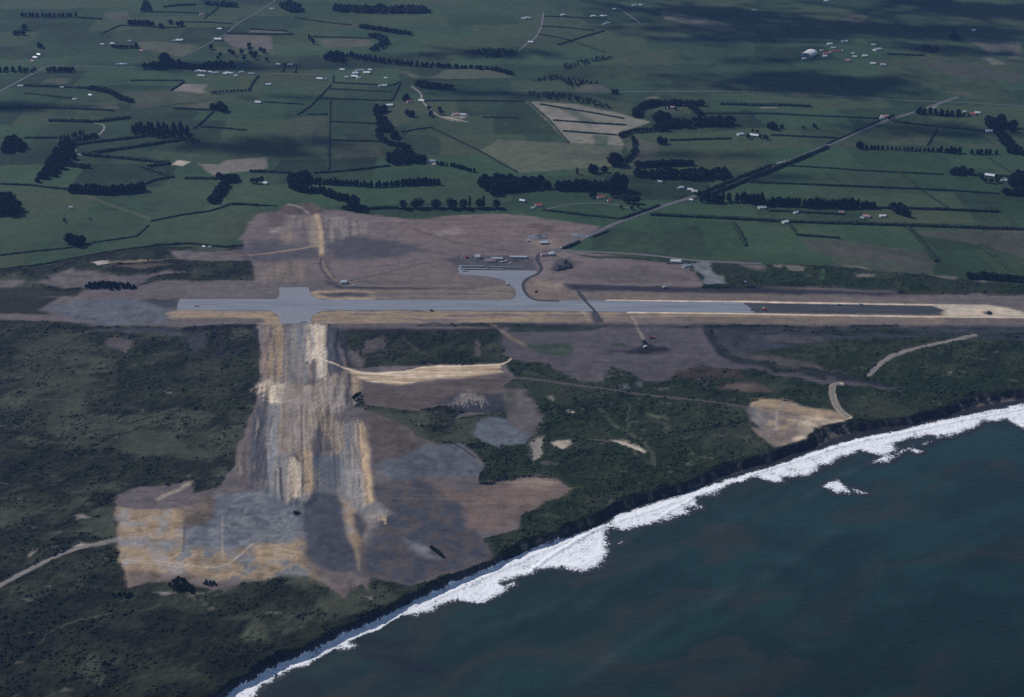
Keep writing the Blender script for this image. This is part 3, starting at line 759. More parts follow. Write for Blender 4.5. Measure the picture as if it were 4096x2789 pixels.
stroke('C2:600,160 700,200 820,245 960,280 1150,285 1300,270 1500,222 1800,222 2100,212 2170,190 2200,160', C_TP * 1.1, 4, 1.4, .9, wob=1, cls=2)
# graded shoulders of the runway
patch('B1:1395,1208 1500,1186 2200,1190 2320,1196 B2:170,1195 250,1240 262,1300 140,1310 60,1300 B1:2240,1285 2200,1250 1430,1247', C_T * .85, 3, 2.5, .95, streak='h', amp=.3, tint=C_TB * 1.2, **E)
patch('B2:515,1290 525,1230 600,1195 900,1188 2320,1188 B3:700,1193 1700,1206 2320,1214 B4:1650,1232 1650,1300 0,1292 B3:900,1285 0,1284 B2:2080,1292 1800,1285 700,1300', C_T * .78, 3, 3, .95, streak='h', amp=.35, tint=C_M * 1.25, **E)
patch('B2:640,1300 1000,1295 2090,1330 2000,1335 760,1340', C_M * 1.0, 4, 4, .8, streak='h', amp=.3, **E)
patch('B2:500,1022 560,1012 1080,1010 1850,1010 2150,962 2235,1005 2240,1055 2180,1098 700,1096 560,1085 520,1060', C_TB * 1.0, 3, 2.5, .95, streak='h', amp=.35, tint=C_M * 1.1, **E)
patch('B2:505,1025 700,1015 1100,1020 1000,1035 700,1030 560,1050 700,1080 1060,1075 1050,1090 700,1096 540,1075', C_T, 2.5, 2.5, .8, streak='h', amp=.35, **E)
patch('B2:580,1040 950,1035 1000,1050 960,1065 640,1062', C_DK * 1.6, 3, 3, .8, streak='h', **E)
patch('B3:300,1030 700,1030 2320,1050 B4:1300,1070 1560,1130 0,1110 B3:900,1098 300,1090', C_TB * .82, 3, 3, .85, streak='h', amp=.25, tint=C_M * 1.1, **E)
patch('B3:700,1240 2320,1235 B4:1650,1245 2320,1250 2320,1310 0,1305 B3:900,1295', C_M * 1.02 + np.array((.015, .008, -.004)), 3, 3, .7, streak='h', amp=.2, **E)
stroke('B3:900,1101 1500,1108 2320,1113 B4:0,1113 800,1128 1560,1138', C_TP * 1.1, 6, 1.8, .9, wob=1)
stroke('B3:1080,1202 1500,1206 2320,1216 B4:0,1216 800,1228 1650,1240 2320,1246', C_TP * 1.1, 5, 1.8, .9, wob=1)
patch('B4:1560,1136 2000,1138 2200,1165 2330,1205 2330,1244 1640,1236 1660,1185', C_TP * .9, 3, 3, .95, streak='h', amp=.2, tint=C_W * .9, **E)
patch('B4:1960,1195 2040,1190 2045,1225 2000,1225', C_DK * 2, 2, 3, .8, **E)
stroke('B3:1110,1232 1150,1310 1215,1430', C_TP * .55, 4.5, 2, .55, wob=2)
stroke('B3:690,1195 730,1240 760,1275', C_TP * .6, 6, 2.5, .45, wob=2)
patch('B3:650,1020 680,1022 760,1130 830,1210 870,1285 800,1290 760,1200 700,1100', C_SL * .7, 2, 2, .85, **E)
# haul tracks across the far field
stroke('B2:555,360 590,480 605,620 600,720', C_T * 1.05, 9, 2.5, .95, wob=2); stroke('B2:600,720 620,800 680,880 720,930', C_TB, 9, 3, .9, wob=2)
stroke('B2:600,740 590,790 620,850 670,920 760,985', C_DK * 1.5, 4, 1.5, .9, wob=2); stroke('B2:620,740 660,830 720,910', C_SL, 3, 1.3, .8, wob=2)
stroke('B2:0,722 250,690 430,665 540,645 600,615', C_T * .8, 5, 1.6, .8, wob=2); stroke('B1:1480,745 1700,725 2000,722 2300,705', C_RB * 1.1, 5, 1.8, .7, wob=3)
stroke('B1:800,790 1000,785 1250,772', C_TP * .8, 4, 1.5, .7, wob=2); stroke('B1:930,772 1300,765 1460,758', C_T * .8, 3, 1.2, .7, wob=2)
patch('B1:770,780 920,762 920,790 830,808', C_PG * 1.2, 2, 4, .85, **E); patch('B1:900,810 1280,790 1450,790 1200,830', C_RB * .7, 4, 6, .8, **E)
stroke('B2:1200,600 1500,690 1640,700', C_SL * .8, 3, 1.2, .6, wob=2); stroke('B2:1380,500 1640,590 1900,640 2300,700', C_SL * .8, 3, 1.3, .7, wob=2)
stroke('B2:950,830 1200,800 1400,765', C_SL * .7, 3, 1.3, .7, wob=2)
patch('B2:230,352 300,298 500,283 650,340 560,372 300,372', C_RB * .5, 3, 6, .85, **E)
stroke('B2:320,290 420,310 500,370', C_PG, 5, 2, .7, wob=2)
# farm yards
for s, c in (('A1:1445,1392 1500,1352 1605,1365 1540,1402', C_W), ('A2:1700,985 1720,950 1850,975 1790,1000', C_PG), ('A2:1590,985 1700,990 1840,1032 1700,1015', C_W * .9), ('A2:1480,1375 1520,1345 1575,1365 1560,1390', C_W * .9),
             ('A4:1500,900 1600,875 1560,910', C_W * .8), ('A3:1230,830 1290,808 1350,825 1330,845', C_BE), ('B4:600,860 640,840 640,930 600,930', C_G * 1.6)):
    patch(s, c, 2, 3, .85)
patch('B3:1610,790 1780,770 1790,850 1820,880 1880,900 1905,965 1740,968 1700,935 1720,900 1640,850', C_BGL * .85, 2.5, 3, .9, amp=.35, **E)
patch('B3:2000,790 2240,800 2250,860 2130,850', C_M * .9, 3, 4, .85, **E)
patch('B3:1440,735 1500,760 1600,810 1580,830 1530,800', C_BGL * .9, 2.5, 3, .85, **E)
patch('B3:590,535 640,528 745,560 700,570 620,558', C_BGL * 1.1, 2, 3, .9, **E)
for s in ('B4:190,795 290,800 280,830 200,815', 'B4:300,810 460,815 440,850 340,850', 'B4:440,890 520,900 520,915 450,905', 'B4:820,800 1000,830 1000,850 850,820', 'B4:900,880 1050,880 1040,900 920,910', 'B4:1880,925 2050,935 2000,955 1900,945'):
    patch(s, C_BE * 1.1, 3, 6, .75, cls=2)
patch('B4:0,830 560,870 620,960 300,990 0,960', C_SCG * 1.2, 5, 8, .7, cls=1); patch('B4:200,950 450,950 580,985 200,985', C_SC * .5, 4, 7, .7)
patch('B4:0,985 300,990 700,985 900,1020 600,1025', C_M * .75, 4, 6, .6, **E)
# headland clearing by the cliff
patch('C3:2125,512 2220,482 C4:100,492 300,502 450,562 650,602 800,622 842,652 760,692 600,722 480,812 350,872 200,907 130,852 60,792 0,732 C3:2180,752 2080,582', C_M * 1.3 + np.array((.05, .035, .01)), 2.5, 4, .95, amp=.35, tint=C_T * .8, **E)
patch('C4:60,510 300,515 450,570 780,630 760,680 560,640 350,600 200,560', C_T * .85, 5, 6, .85, streak='h', amp=.3, **E)
patch('C4:350,640 560,640 760,680 620,710 480,790 400,700', C_TP * .8, 6, 6, .7, **E)
patch('C4:0,560 150,580 200,680 120,760 20,700', C_BG, 6, 8, .6, **E)
patch('C4:360,850 380,825 480,800 490,830 400,862', C_TP, 2, 3, .9, **E); patch('C4:600,700 780,672 800,688 640,720', C_TP, 2, 3, .8, **E)
stroke('C4:300,530 250,580 230,640 240,760', C_PG * 1.1, 5, 2, .6, wob=2); stroke('C4:830,650 700,640 560,650 450,640', C_T, 6, 3, .6, wob=2)
# tracks
TRACKS = [('D1:-300,780 0,640 280,490 500,380 720,310 1000,250', 6.5, 'pale gravel track through the scrub to the bare lobe', C_PG),
          ('C4:1900,-40 1740,0 1500,50 1230,120 1150,170 1080,230 1010,300', 7, 'pale winding track through scrub above the coast', C_PG),
          ('C4:770,368 715,378 695,420 710,500 745,580 840,655', 6.5, 'short pale track down to the headland clearing', C_TP),
          ('C3:0,310 250,330 600,380 1000,430 1080,450 1400,485 1800,525 2090,570', 3.4, 'grey track crossing the coastal scrub', C_M)]
for s, w_, lb, c in TRACKS:
    stroke(s, c * .9, w_ + 3, 1.5, .85, cls=2, wob=1.5)

# ---- graded texture of the bare ground: wheel ruts, wash-outs and spill, finer than the survey
e_ = (CLS == 2)
ru = fbm(X / 7 + 2.5 * WX, Y / 7 + 2.5 * WY, 4, 361, .65)
rid = 1 - np.abs(fbm((X + .136 * Y) / 7 + .7 * WX, Y / 90, 4, 371, .6)) * 3.2
strip_zone = sstep(-18, 16, poly_sd(X + 8 * WX, Y + 8 * WY, g2('C1:2180,-100 C2:760,-100 800,300 830,560 1010,900 1080,1400 900,1450 780,1000 560,960 540,1330 460,1400 260,1340 20,1200 C1:2000,1100 2100,750 2170,400')))
lobe_zone = sstep(-30, 20, poly_sd(X + 8 * WX, Y + 8 * WY, g2('C1:950,1290 1900,1250 C2:330,1380 440,1500 D2:450,250 600,600 D1:1900,700 1050,660')))
swl = 1 - np.abs(fbm((X - .5 * Y) / 30 + 1.5 * WX, (Y + .35 * X) / 7 + 2.5 * WY, 4, 386, .6)) * 3
rut2 = 1 - np.abs(fbm(X / 60, (Y + .3 * X) / 8, 4, 381, .6)) * 3.0
f_ = 1 + .26 * ru + strip_zone * .30 * np.clip(rid, -.6, 1) + (1 - strip_zone) * (1 - lobe_zone) * .12 * np.clip(rut2, -.6, 1) + lobe_zone * .24 * np.clip(swl, -.6, 1) + .16 * N2
COL = np.where(e_[:, None], COL * np.clip(f_, .45, 1.7)[:, None], COL)
spill = strip_zone * sstep(.2, .6, fbm((X + .136 * Y) / 7 + .6 * WX, Y / 130, 4, 391, .65)) * e_ * .5
COL = COL * (1 - spill[:, None]) + (C_TP * .8)[None, :] * spill[:, None]
scour = strip_zone * sstep(.3, .65, fbm((X + .136 * Y) / 4.5 - .6 * WX, Y / 150, 4, 396, .65)) * e_ * .5
COL = COL * (1 - scour[:, None]) + C_SL[None, :] * scour[:, None]

# ---- cliff and beach
nt, nw, tt, ss = coast(X, Y)
k = nt > -1.0
cl = np.array((.020, .0185, .021)); bare = np.array((.125, .108, .095))
streaky = fbm(ss / 9, nt / 30, 4, 311)
wv = sstep(.28, .6, streaky + .35 * fbm(ss / 60, nt * 0, 2, 321) + .25 * sstep(150, 650, ss) - .1)[:, None] * sstep(.05, .2, tt)[:, None]
cc = cl[None, :] * (1 + .5 * N2)[:, None] * (1 - wv) + bare * wv
gv = sstep(.1, .5, fbm(X / 12, Y / 12, 3, 331))[:, None] * (1 - sstep(.25, .5, tt))[:, None]
cc = cc * (1 - gv) + C_SC * gv
bm = sstep(.48, .6, tt)[:, None]
sand = np.array((.024, .024, .031))[None, :] * (1 + .25 * N1)[:, None]
cc = cc * (1 - bm) + sand * bm
mk = sstep(-1, 2, nt)[:, None]
COL[k] = (COL * (1 - mk) + cc * mk)[k]
CLS[nt > .5] = 3; CLS[tt > .55] = 4
SCRUBD[nt > -2] *= .3

# ---- relief of the scrub canopy
COL = np.clip(COL, .004, .8)
isS = (CLS == 1)
canopy = fbm(X / 24, Y / 24, 4, 351, .6)
Z = Z + np.where(isS, SCRUBD, 0) * (1.3 + 3.2 * np.clip(canopy, -.4, 1) + 1.2 * fbm(X / 7, Y / 7, 2, 355) + .9 * bush) * (Y < 2500)
rutz = np.where(e_, .35 * ru + strip_zone * 1.0 * np.clip(rid, -.6, 1) + lobe_zone * .5 * np.clip(swl, -.6, 1), 0) * sstep(4, 30, -poly_sd(X, Y, flatland) + 34 * strip_zone * (Y < 2120))
Z = Z + rutz * (np.arange(NV) < n_fine)

# ---- split into the pieces of the setting
fc = CLS[FACES]
fcls = np.where((fc == 4).sum(1) >= 2, 4, np.where((fc == 3).sum(1) >= 2, 3, np.where((fc == 2).sum(1) >= 2, 2, np.where((fc == 1).sum(1) >= 2, 1, 0))))
for ci, nm, mt in ((0, 'pasture', 'pasture'), (1, 'scrubland', 'scrub'), (2, 'bare_earth', 'earth'), (3, 'cliff', 'cliff'), (4, 'beach', 'earth')):
    f = FACES[fcls == ci]
    used = np.unique(f); rm = np.full(NV, -1); rm[used] = np.arange(len(used))
    o = big_mesh(nm, np.stack([X[used], Y[used], Z[used]], 1), rm[f], M[mt], {'cover': COL[used]}, smooth_shade=(ci in (0, 2, 4)))
    tag(o, kind='structure')
tag(bpy.data.objects['pasture'], 'green farm paddocks stretching inland behind the aerodrome')
tag(bpy.data.objects['scrubland'], 'dark coastal scrub between the runway and the sea')
tag(bpy.data.objects['bare_earth'], 'bare graded earth and sand of the unfinished aerodrome')
tag(bpy.data.objects['cliff'], 'low dark sea cliff along the shore')
tag(bpy.data.objects['beach'], 'narrow black sand beach under the cliff')

# ------------------------------------------------------------------ the sea
def mat_sea():
    m, N, L, B = new_mat('sea')
    at = N.new('ShaderNodeAttribute'); at.attribute_name = 'cover'
    L.new(at.outputs['Color'], B.inputs['Base Color'])
    B.inputs['Roughness'].default_value = .32
    B.inputs['IOR'].default_value = 1.33
    B.inputs['Specular IOR Level'].default_value = .35
    tc = N.new('ShaderNodeTexCoord')
    mp = N.new('ShaderNodeMapping'); mp.inputs['Rotation'].default_value = (0, 0, -math.atan2(_cd[1], _cd[0])); mp.inputs['Scale'].default_value = (.05, .16, 1)
    L.new(tc.outputs['Object'], mp.inputs['Vector'])
    n1 = N.new('ShaderNodeTexNoise'); n1.inputs['Scale'].default_value = 1; n1.inputs['Detail'].default_value = 7; n1.inputs['Roughness'].default_value = .62
    L.new(mp.outputs[0], n1.inputs['Vector'])
    bp = N.new('ShaderNodeBump'); bp.inputs['Strength'].default_value = .5; bp.inputs['Distance'].default_value = 1.6
    L.new(n1.outputs[0], bp.inputs['Height']); L.new(bp.outputs[0], B.inputs['Normal'])
    return m


SWELL = [('D3:-300,1160 0,1035 250,930 400,850 520,790', .8, 13), ('D3:700,870 900,700 1050,610 1300,470 1500,340 1700,240 2000,90', .8, 14),
         ('D3:700,1450 900,1330 1100,1180 1400,1000 1500,930 1750,830 2300,500 D4:300,480 560,330 730,220', .9, 15), ('C4:500,1340 640,1250 760,1180 1030,1050 1340,920 1600,830 1800,750', .8, 9),
         ('D2:2130,660 2320,600 D3:100,590 280,530 600,500 900,370 1050,270 1200,190', .7, 9)]
SWELL = [(smooth(ground0(s, SEA), 2), a, w) for s, a, w in SWELL]


def sea_z(x, y):
    s = (x - _c0[0]) * _cd[0] + (y - _c0[1]) * _cd[1]; n = (x - _c0[0]) * _cn[0] + (y - _c0[1]) * _cn[1]
    z = SEA + .22 * vnoise(s / 90 + .8 * vnoise(s / 160, n / 160, 5), n / 26, 77) + .12 * fbm(s / 14, n / 6, 3, 79)
    for P, a, w in SWELL:
        d = line_d(x, y, P)
        z = z + a * np.exp(-(d / w) ** 2)
    return z


st = 3.0
xs = np.arange(-620, 1400, st); ys = np.arange(1040, 2320, st)
XX, YY = np.meshgrid(xs, ys); nx = len(xs)
I, J = np.meshgrid(np.arange(nx - 1), np.arange(len(ys) - 1)); a = (J * nx + I).ravel()
f = np.stack([a, a + 1, a + nx + 1, a + nx], 1); x = XX.ravel(); y = YY.ravel()
kf = (coast(x[f[:, 0]], y[f[:, 0]])[1] > -14) & (np.abs(x[f[:, 0]]) < .42 * np.hypot(y[f[:, 0]], CAM_Z) + 110)
f = f[kf]; used = np.unique(f); rm = np.full(len(x), -1); rm[used] = np.arange(len(used))
x, y, f = x[used], y[used], rm[f]
nfs = len(x)
# coarse open sea
xo = np.arange(-9000, 12001, 150.0); yo = np.arange(-9000, 9001, 150.0)
XX, YY = np.meshgrid(xo, yo); nx = len(xo)
I, J = np.meshgrid(np.arange(nx - 1), np.arange(len(yo) - 1)); a = (J * nx + I).ravel()
fo = np.stack([a, a + 1, a + nx + 1, a + nx], 1); x2, y2 = XX.ravel(), YY.ravel()
fo = fo[coast(x2[fo[:, 0]], y2[fo[:, 0]])[1] > -350]
x = np.concatenate([x, x2]); y = np.concatenate([y, y2]); f = np.concatenate([f, fo + nfs])
z = sea_z(x, y); z[nfs:] = SEA - 2.5
sn = (x - _c0[0]) * _cn[0] + (y - _c0[1]) * _cn[1]; sl = (x - _c0[0]) * _cd[0] + (y - _c0[1]) * _cd[1]
cw = coast(x, y)[1]
mud = sstep(-.1, .5, fbm(sl / 260, sn / 90, 4, 401) + .45 * np.exp(-(cw / 60) ** 2))
deep = sstep(120, 620, cw)
turq = sstep(0, .5, fbm(sl / 200 + 5, sn / 120, 4, 411))
qx = fbm(sl / 170, sn / 110, 3, 441); qy = fbm(sl / 170, sn / 110, 3, 451)
swirl = fbm(sl / 150 + 1.8 * qx, sn / 70 + 1.8 * qy, 5, 461, .55)
turq = sstep(-.3, .45, swirl); mud = np.clip(sstep(.0, .5, fbm(sl / 190 - 1.5 * qy, sn / 60 + 1.5 * qx, 5, 471, .55)) + .55 * np.exp(-(cw / 45) ** 2), 0, 1)
scol = (np.array((.0105, .0255, .0245))[None, :] * (1 - turq[:, None]) + np.array((.0135, .040, .037))[None, :] * turq[:, None])
scol = scol * (1 - mud[:, None] * .75) + np.array((.030, .033, .027))[None, :] * mud[:, None] * .75
scol = scol * (1 - .5 * deep[:, None])
for s, c, op in (('D2:860,1100 1350,1110 1250,1150 950,1160', (.012, .010, .016), .8), ('D2:980,1230 1300,1200 1500,1300 1650,1450 1500,1400 1250,1290', (.012, .011, .019), .8), ('D1:2320,1500 D2:100,1560 300,1480 700,1400 600,1600 0,1600', (.012, .012, .018), .6)):
    P = ground0(s, SEA); d = poly_sd(x[:nfs] + 14 * fbm(x[:nfs] / 40, y[:nfs] / 40, 3, 421), y[:nfs] + 14 * fbm(x[:nfs] / 40, y[:nfs] / 40, 3, 431), P)
    mm = (sstep(-14, 10, d) * op)[:, None]; scol[:nfs] = scol[:nfs] * (1 - mm) + np.array(c) * mm
for P, a_, w_ in SWELL:
    d = line_d(x[:nfs] + 10 * qx[:nfs], y[:nfs] - 6 + 14 * qy[:nfs], P); mm = (.22 * np.exp(-(d / 8) ** 2) * np.clip(.6 + swirl[:nfs] * 1.5, 0, 1))[:, None]
    scol[:nfs] = scol[:nfs] * (1 - mm) + np.array((.05, .068, .078)) * mm
M['sea'] = mat_sea()
tag(big_mesh('sea', np.stack([x, y, z], 1), f, M['sea'], {'cover': scol}, True), 'dark green sea with low swells off the coast', kind='structure')

# ---- surf: broken water as a sheet with its own relief
FOAM = ['D1:1900,1620 1930,1582 D2:0,1466 100,1404 270,1325 440,1247 700,1117 860,1047 1050,957 1245,878 1215,900 1120,950 1060,985 960,1020 850,1060 760,1105 700,1135 560,1230 450,1290 320,1350 200,1410 80,1500 0,1550 D1:2200,1700',
        'D2:1285,862 1400,790 1530,718 1780,608 2090,478 2320,388 2320,540 2120,570 2100,640 2150,680 1970,765 1900,760 1760,752 1640,780 1580,780 1530,745 1540,820 1500,855 1420,878 1340,868',
        'D3:-20,478 200,398 430,293 600,238 890,138 1000,68 1200,0 1620,0 1560,30 1450,75 1370,105 1280,110 1190,120 1080,165 990,150 880,160 900,260 910,360 880,440 830,492 720,515 620,512 520,490 410,478 290,500 270,530 150,555 0,580',
        'C3:880,1560 1000,1493 1340,1378 1560,1318 1830,1218 2100,1138 2330,1078 2330,1205 2200,1170 2130,1165 2060,1205 1960,1210 1830,1300 1650,1330 1690,1420 1600,1410 1540,1450 1450,1500 1380,1500 1300,1540 1160,1582',
        'C4:-10,1131 200,1073 450,988 600,938 880,848 1000,823 1300,768 1500,713 1800,648 2000,608 2320,548 2800,470 2800,560 2320,760 2240,720 2170,680 2080,690 1980,690 1850,760 1800,790 1700,800 1600,830 1500,800 1380,830 1250,860 1240,950 1150,975 1050,960 930,935 870,960 740,1000 680,1055 600,1055 570,1100 480,1150 360,1165 295,1160 300,1210 200,1205 80,1160 -10,1180',
        'C4:635,1245 690,1200 750,1180 790,1215 840,1240 900,1250 985,1290 940,1285 850,1250 855,1285 800,1290 740,1290 700,1270', 'C4:1030,1048 1100,1000 1200,970 1330,915 1370,910 1340,930 1250,975 1160,1030 1100,1035',
        'C4:1590,838 1650,805 1760,775 1740,800 1650,825', 'C4:1360,930 1380,920 1470,940 1400,955', 'C4:1480,880 1545,852 1540,860 1490,885', 'D2:2150,660 2200,632 2220,632 2170,660', 'D3:1005,292 1050,265 1060,270 1020,292', 'D2:770,1150 830,1090 820,1130 860,1155 820,1160']
FOAMW = [ground0(s, SEA) for s in FOAM]
st = 1.5
xs = np.arange(-700, 1420, st); ys = np.arange(1040, 2280, st)
XX, YY = np.meshgrid(xs, ys); nx = len(xs); fx, fy = XX.ravel(), YY.ravel()
cw = coast(fx, fy)[1]
cand = np.nonzero((cw > -6) & (cw < 150))[0]
w1 = fbm(fx[cand] / 12, fy[cand] / 12, 4, 501); w2 = fbm(fx[cand] / 12, fy[cand] / 12, 4, 511)
sd = np.full(len(cand), -1e9)
for P in FOAMW:
    lo = P.min(0) - 12; hi = P.max(0) + 12
    kk = (fx[cand] > lo[0]) & (fx[cand] < hi[0]) & (fy[cand] > lo[1]) & (fy[cand] < hi[1])
    if kk.any():
        sd[kk] = np.maximum(sd[kk], poly_sd(fx[cand][kk] + 4 * w1[kk], fy[cand][kk] + 4 * w2[kk], P))
cwc = cw[cand]
sd = np.where(sd > -7, np.maximum(sd, 9.5 - 1.7 * np.abs(cwc - 2.0 + 1.5 * w1)), sd)     # the swash line itself is unbroken
sd = sd + np.where((fx[cand] < 60) & (sd > -8), 4.0, 0) - 1.5 * sstep(500, 800, fx[cand])
sc_ = (fx[cand] - _c0[0]) * _cd[0] + (fy[cand] - _c0[1]) * _cd[1]
beyond = (sc_ < _ws[2]) | (sc_ > _ws[-2] - 25)
sd = np.where(beyond, np.maximum(sd, 9 - .55 * np.abs(cwc - 9 + 9 * w2)), sd)
mask = np.full(len(fx), -1e9); mask[cand] = sd
I, J = np.meshgrid(np.arange(nx - 1), np.arange(len(ys) - 1)); a = (J * nx + I).ravel()
f = np.stack([a, a + 1, a + nx + 1, a + nx], 1)
f = f[mask[f].max(1) > -8]
used = np.unique(f); rm = np.full(len(fx), -1); rm[used] = np.arange(len(used))
x, y, f, sd = fx[used], fy[used], rm[f], np.maximum(mask[used], -14)
cwu = coast(x, y)[1]
z = sea_z(x, y) + .12 + .55 * sstep(0, 7, sd) * (1 + fbm(x / 3.5, y / 3.5, 3, 521))
for s_, a_ in (('D3:270,530 300,492 420,402 600,297 760,202 890,140', 1.3), ('D3:0,500 240,410 430,330 600,262', .8), ('D2:1290,862 1400,800 1530,730', .8), ('D2:1560,760 1800,660 2100,520 2310,440', .9), ('C4:0,1150 450,1010 880,870 1300,792 1700,700 2300,590', .9), ('C3:1290,1545 1450,1440 1560,1380 1650,1332', 1.0), ('C3:1000,1530 1350,1420 1700,1300 2200,1150', .8)):
    P = smooth(ground0(s_, SEA), 2); d_ = line_d(x + 2 * fbm(x / 9, y / 9, 2, 531), y, P)
    z = z + a_ * np.exp(-(d_ / 2.6) ** 2) * sstep(-4, 1, sd)
z = np.where(cwu < 0, np.maximum(z, height(x, y) + .25), z)


def mat_foam():
    m, N, L, B = new_mat('foam')
    at = N.new('ShaderNodeAttribute'); at.attribute_name = 'depth'
    tc = N.new('ShaderNodeTexCoord')
    n1 = N.new('ShaderNodeTexNoise'); n1.inputs['Scale'].default_value = .3; n1.inputs['Detail'].default_value = 4; n1.inputs['Roughness'].default_value = .6
    L.new(tc.outputs['Object'], n1.inputs['Vector'])
    n2 = N.new('ShaderNodeTexNoise'); n2.inputs['Scale'].default_value = .06; n2.inputs['Detail'].default_value = 3
    L.new(tc.outputs['Object'], n2.inputs['Vector'])
    ma = N.new('ShaderNodeMath'); ma.operation = 'MULTIPLY_ADD'; ma.inputs[1].default_value = .042; ma.inputs[2].default_value = -.50
    L.new(at.outputs['Fac'], ma.inputs[0])
    mi = N.new('ShaderNodeMath'); mi.operation = 'MINIMUM'; mi.inputs[1].default_value = -.23
    L.new(ma.outputs[0], mi.inputs[0])
    ad = N.new('ShaderNodeMath'); ad.operation = 'ADD'
    L.new(n1.outputs[0], ad.inputs[0]); L.new(mi.outputs[0], ad.inputs[1])
    a2 = N.new('ShaderNodeMath'); a2.operation = 'MULTIPLY_ADD'; a2.inputs[1].default_value = .62
    L.new(n2.outputs[0], a2.inputs[0]); L.new(ad.outputs[0], a2.inputs[2])
    mr = N.new('ShaderNodeMapRange'); mr.inputs[1].default_value = .27; mr.inputs[2].default_value = .52
    L.new(a2.outputs[0], mr.inputs[0])
    mx = N.new('ShaderNodeMix'); mx.data_type = 'RGBA'
    mx.inputs[6].default_value = (.016, .022, .027, 1); mx.inputs[7].default_value = (.86, .88, .92, 1)
    L.new(mr.outputs[0], mx.inputs[0]); L.new(mx.outputs[2], B.inputs['Base Color'])
    B.inputs['Roughness'].default_value = .6; B.inputs['IOR'].default_value = 1.33
    bp = N.new('ShaderNodeBump'); bp.inputs['Strength'].default_value = .5; bp.inputs['Distance'].default_value = .6
    L.new(n1.outputs[0], bp.inputs['Height']); L.new(bp.outputs[0], B.inputs['Normal'])
    return m


M['foam'] = mat_foam()
tag(big_mesh('surf_foam', np.stack([x, y, z], 1), f, M['foam'], {'depth': sd}, True), 'white surf breaking along the black beach', 'surf', kind='stuff')

# ------------------------------------------------------------------ low bushes of the coast
def shrub_field(name, mat, count, pick, size, label):
    rr = np.random.RandomState(count)
    k = np.nonzero(pick & (np.arange(NV) < n_fine))[0]
    k = rr.choice(k, min(count, len(k)), replace=False)
    n = len(k)
    bx = X[k] + rr.uniform(-1, 1, n); by = Y[k] + rr.uniform(-1, 1, n); bz = Z[k] - .3
    r = size[0] + (size[1] - size[0]) * rr.rand(n) ** 2.2; hh = r * rr.uniform(.6, 1.0, n)
    ang = np.linspace(0, 2 * pi, 6, endpoint=False)
    V = np.zeros((n, 13, 3)); rot = rr.uniform(0, 1, n)[:, None]
    j1 = rr.uniform(.7, 1.25, (n, 6)); j2 = rr.uniform(.6, 1.3, (n, 6)); q1 = rr.uniform(.2, .5, (n, 6)); q2 = rr.uniform(.65, 1.05, (n, 6))
    for a_, (jj, q, rad) in ((0, (j1, q1, 1.0)), (6, (j2, q2, .6))):
        V[:, a_:a_ + 6, 0] = bx[:, None] + r[:, None] * rad * jj * np.cos(ang + rot)
        V[:, a_:a_ + 6, 1] = by[:, None] + r[:, None] * rad * jj * np.sin(ang + rot)
        V[:, a_:a_ + 6, 2] = bz[:, None] + hh[:, None] * (q if a_ else -.1 * q)
    V[:, 12, 0] = bx; V[:, 12, 1] = by; V[:, 12, 2] = bz + hh * rr.uniform(.9, 1.15, n)
    T = []
    for i in range(6):
        j = (i + 1) % 6
        T += [(i, j, 6 + j), (i, 6 + j, 6 + i), (6 + i, 6 + j, 12)]
    T = np.array(T)
    F = (np.arange(n)[:, None, None] * 13 + T[None]).reshape(-1, 3)
    tone = rr.uniform(.8, 1.2, n)
    col = np.repeat(COL[k] * tone[:, None], 13, 0)
    o = big_mesh(name, V.reshape(-1, 3), F, mat, {'cover': col})
    tag(o, label, 'scrub', kind='stuff')


shrub_field('coastal_scrub', M['scrub'], 22000, (CLS == 1) & (SCRUBD > .3) & (Y < 2450) & (canopy + .35 * bush > -.05 + .3 * np.random.RandomState(4).rand(NV)), (.5, 2.6), 'dense low dark bushes over the coastal flat and dunes')
from mathutils import Vector
from mathutils.geometry import tessellate_polygon
# ------------------------------------------------------------------ sealed surfaces and roads
M['seal'] = mat_paved('seal', (.115, .138, .172), (.265, .282, .322), var=.55, sx=.009, sy=.28)
M['stub'] = mat_paved('stub_seal', (.17, .185, .215), (.27, .28, .31), sx=.2, sy=.2, var=.45)
M['tar'] = mat_paved('fresh_tar', (.018, .022, .027), (.062, .066, .074), var=.6, rough=.75)
M['road'] = mat_paved('road_seal', (.085, .085, .098), (.13, .128, .14), sx=.1, sy=.1, var=.5)
M['gravel'] = mat_paved('gravel', (.10, .10, .112), (.15, .15, .16), sx=.1, sy=.1, var=.5)
M['pale'] = mat_paved('pale_track', (.15, .138, .125), (.25, .225, .20), sx=.1, sy=.1, var=.5)
M['oldtrack'] = mat_paved('old_track', (.055, .053, .054), (.09, .085, .085), sx=.1, sy=.1, var=.5)
M['trench'] = mat_paved('kerb_drain', (.03, .032, .038), (.055, .055, .062), sx=.1, sy=.1, var=.5)


def sheet(name, s, z, mat, label):
    P = ground0(s) if isinstance(s, str) else s
    area = sum(P[i][0] * P[(i + 1) % len(P)][1] - P[(i + 1) % len(P)][0] * P[i][1] for i in range(len(P)))
    if area < 0: P = P[::-1]
    n = len(P)
    V = [(p[0], p[1], z) for p in P] + [(p[0], p[1], -.5) for p in P]
    F = [t for t in tessellate_polygon([[Vector((p[0], p[1], 0)) for p in P]])]
    F += [(i, n + i, n + (i + 1) % n, (i + 1) % n) for i in range(n)]
    me = mesh_data(name, V, F, mat)
    o = obj(name, me); tag(o, label, kind='structure')
    return o


def ragged(s, step=5, amp=1.5, seed=3):
    P = np.vstack([ground0(s), ground0(s)[:1]])
    Q = resample(P, step)[:-1]
    return Q + amp * np.stack([fbm(Q[:, 0] / 9, Q[:, 1] / 9, 3, seed), fbm(Q[:, 0] / 9, Q[:, 1] / 9, 3, seed + 9)], 1)


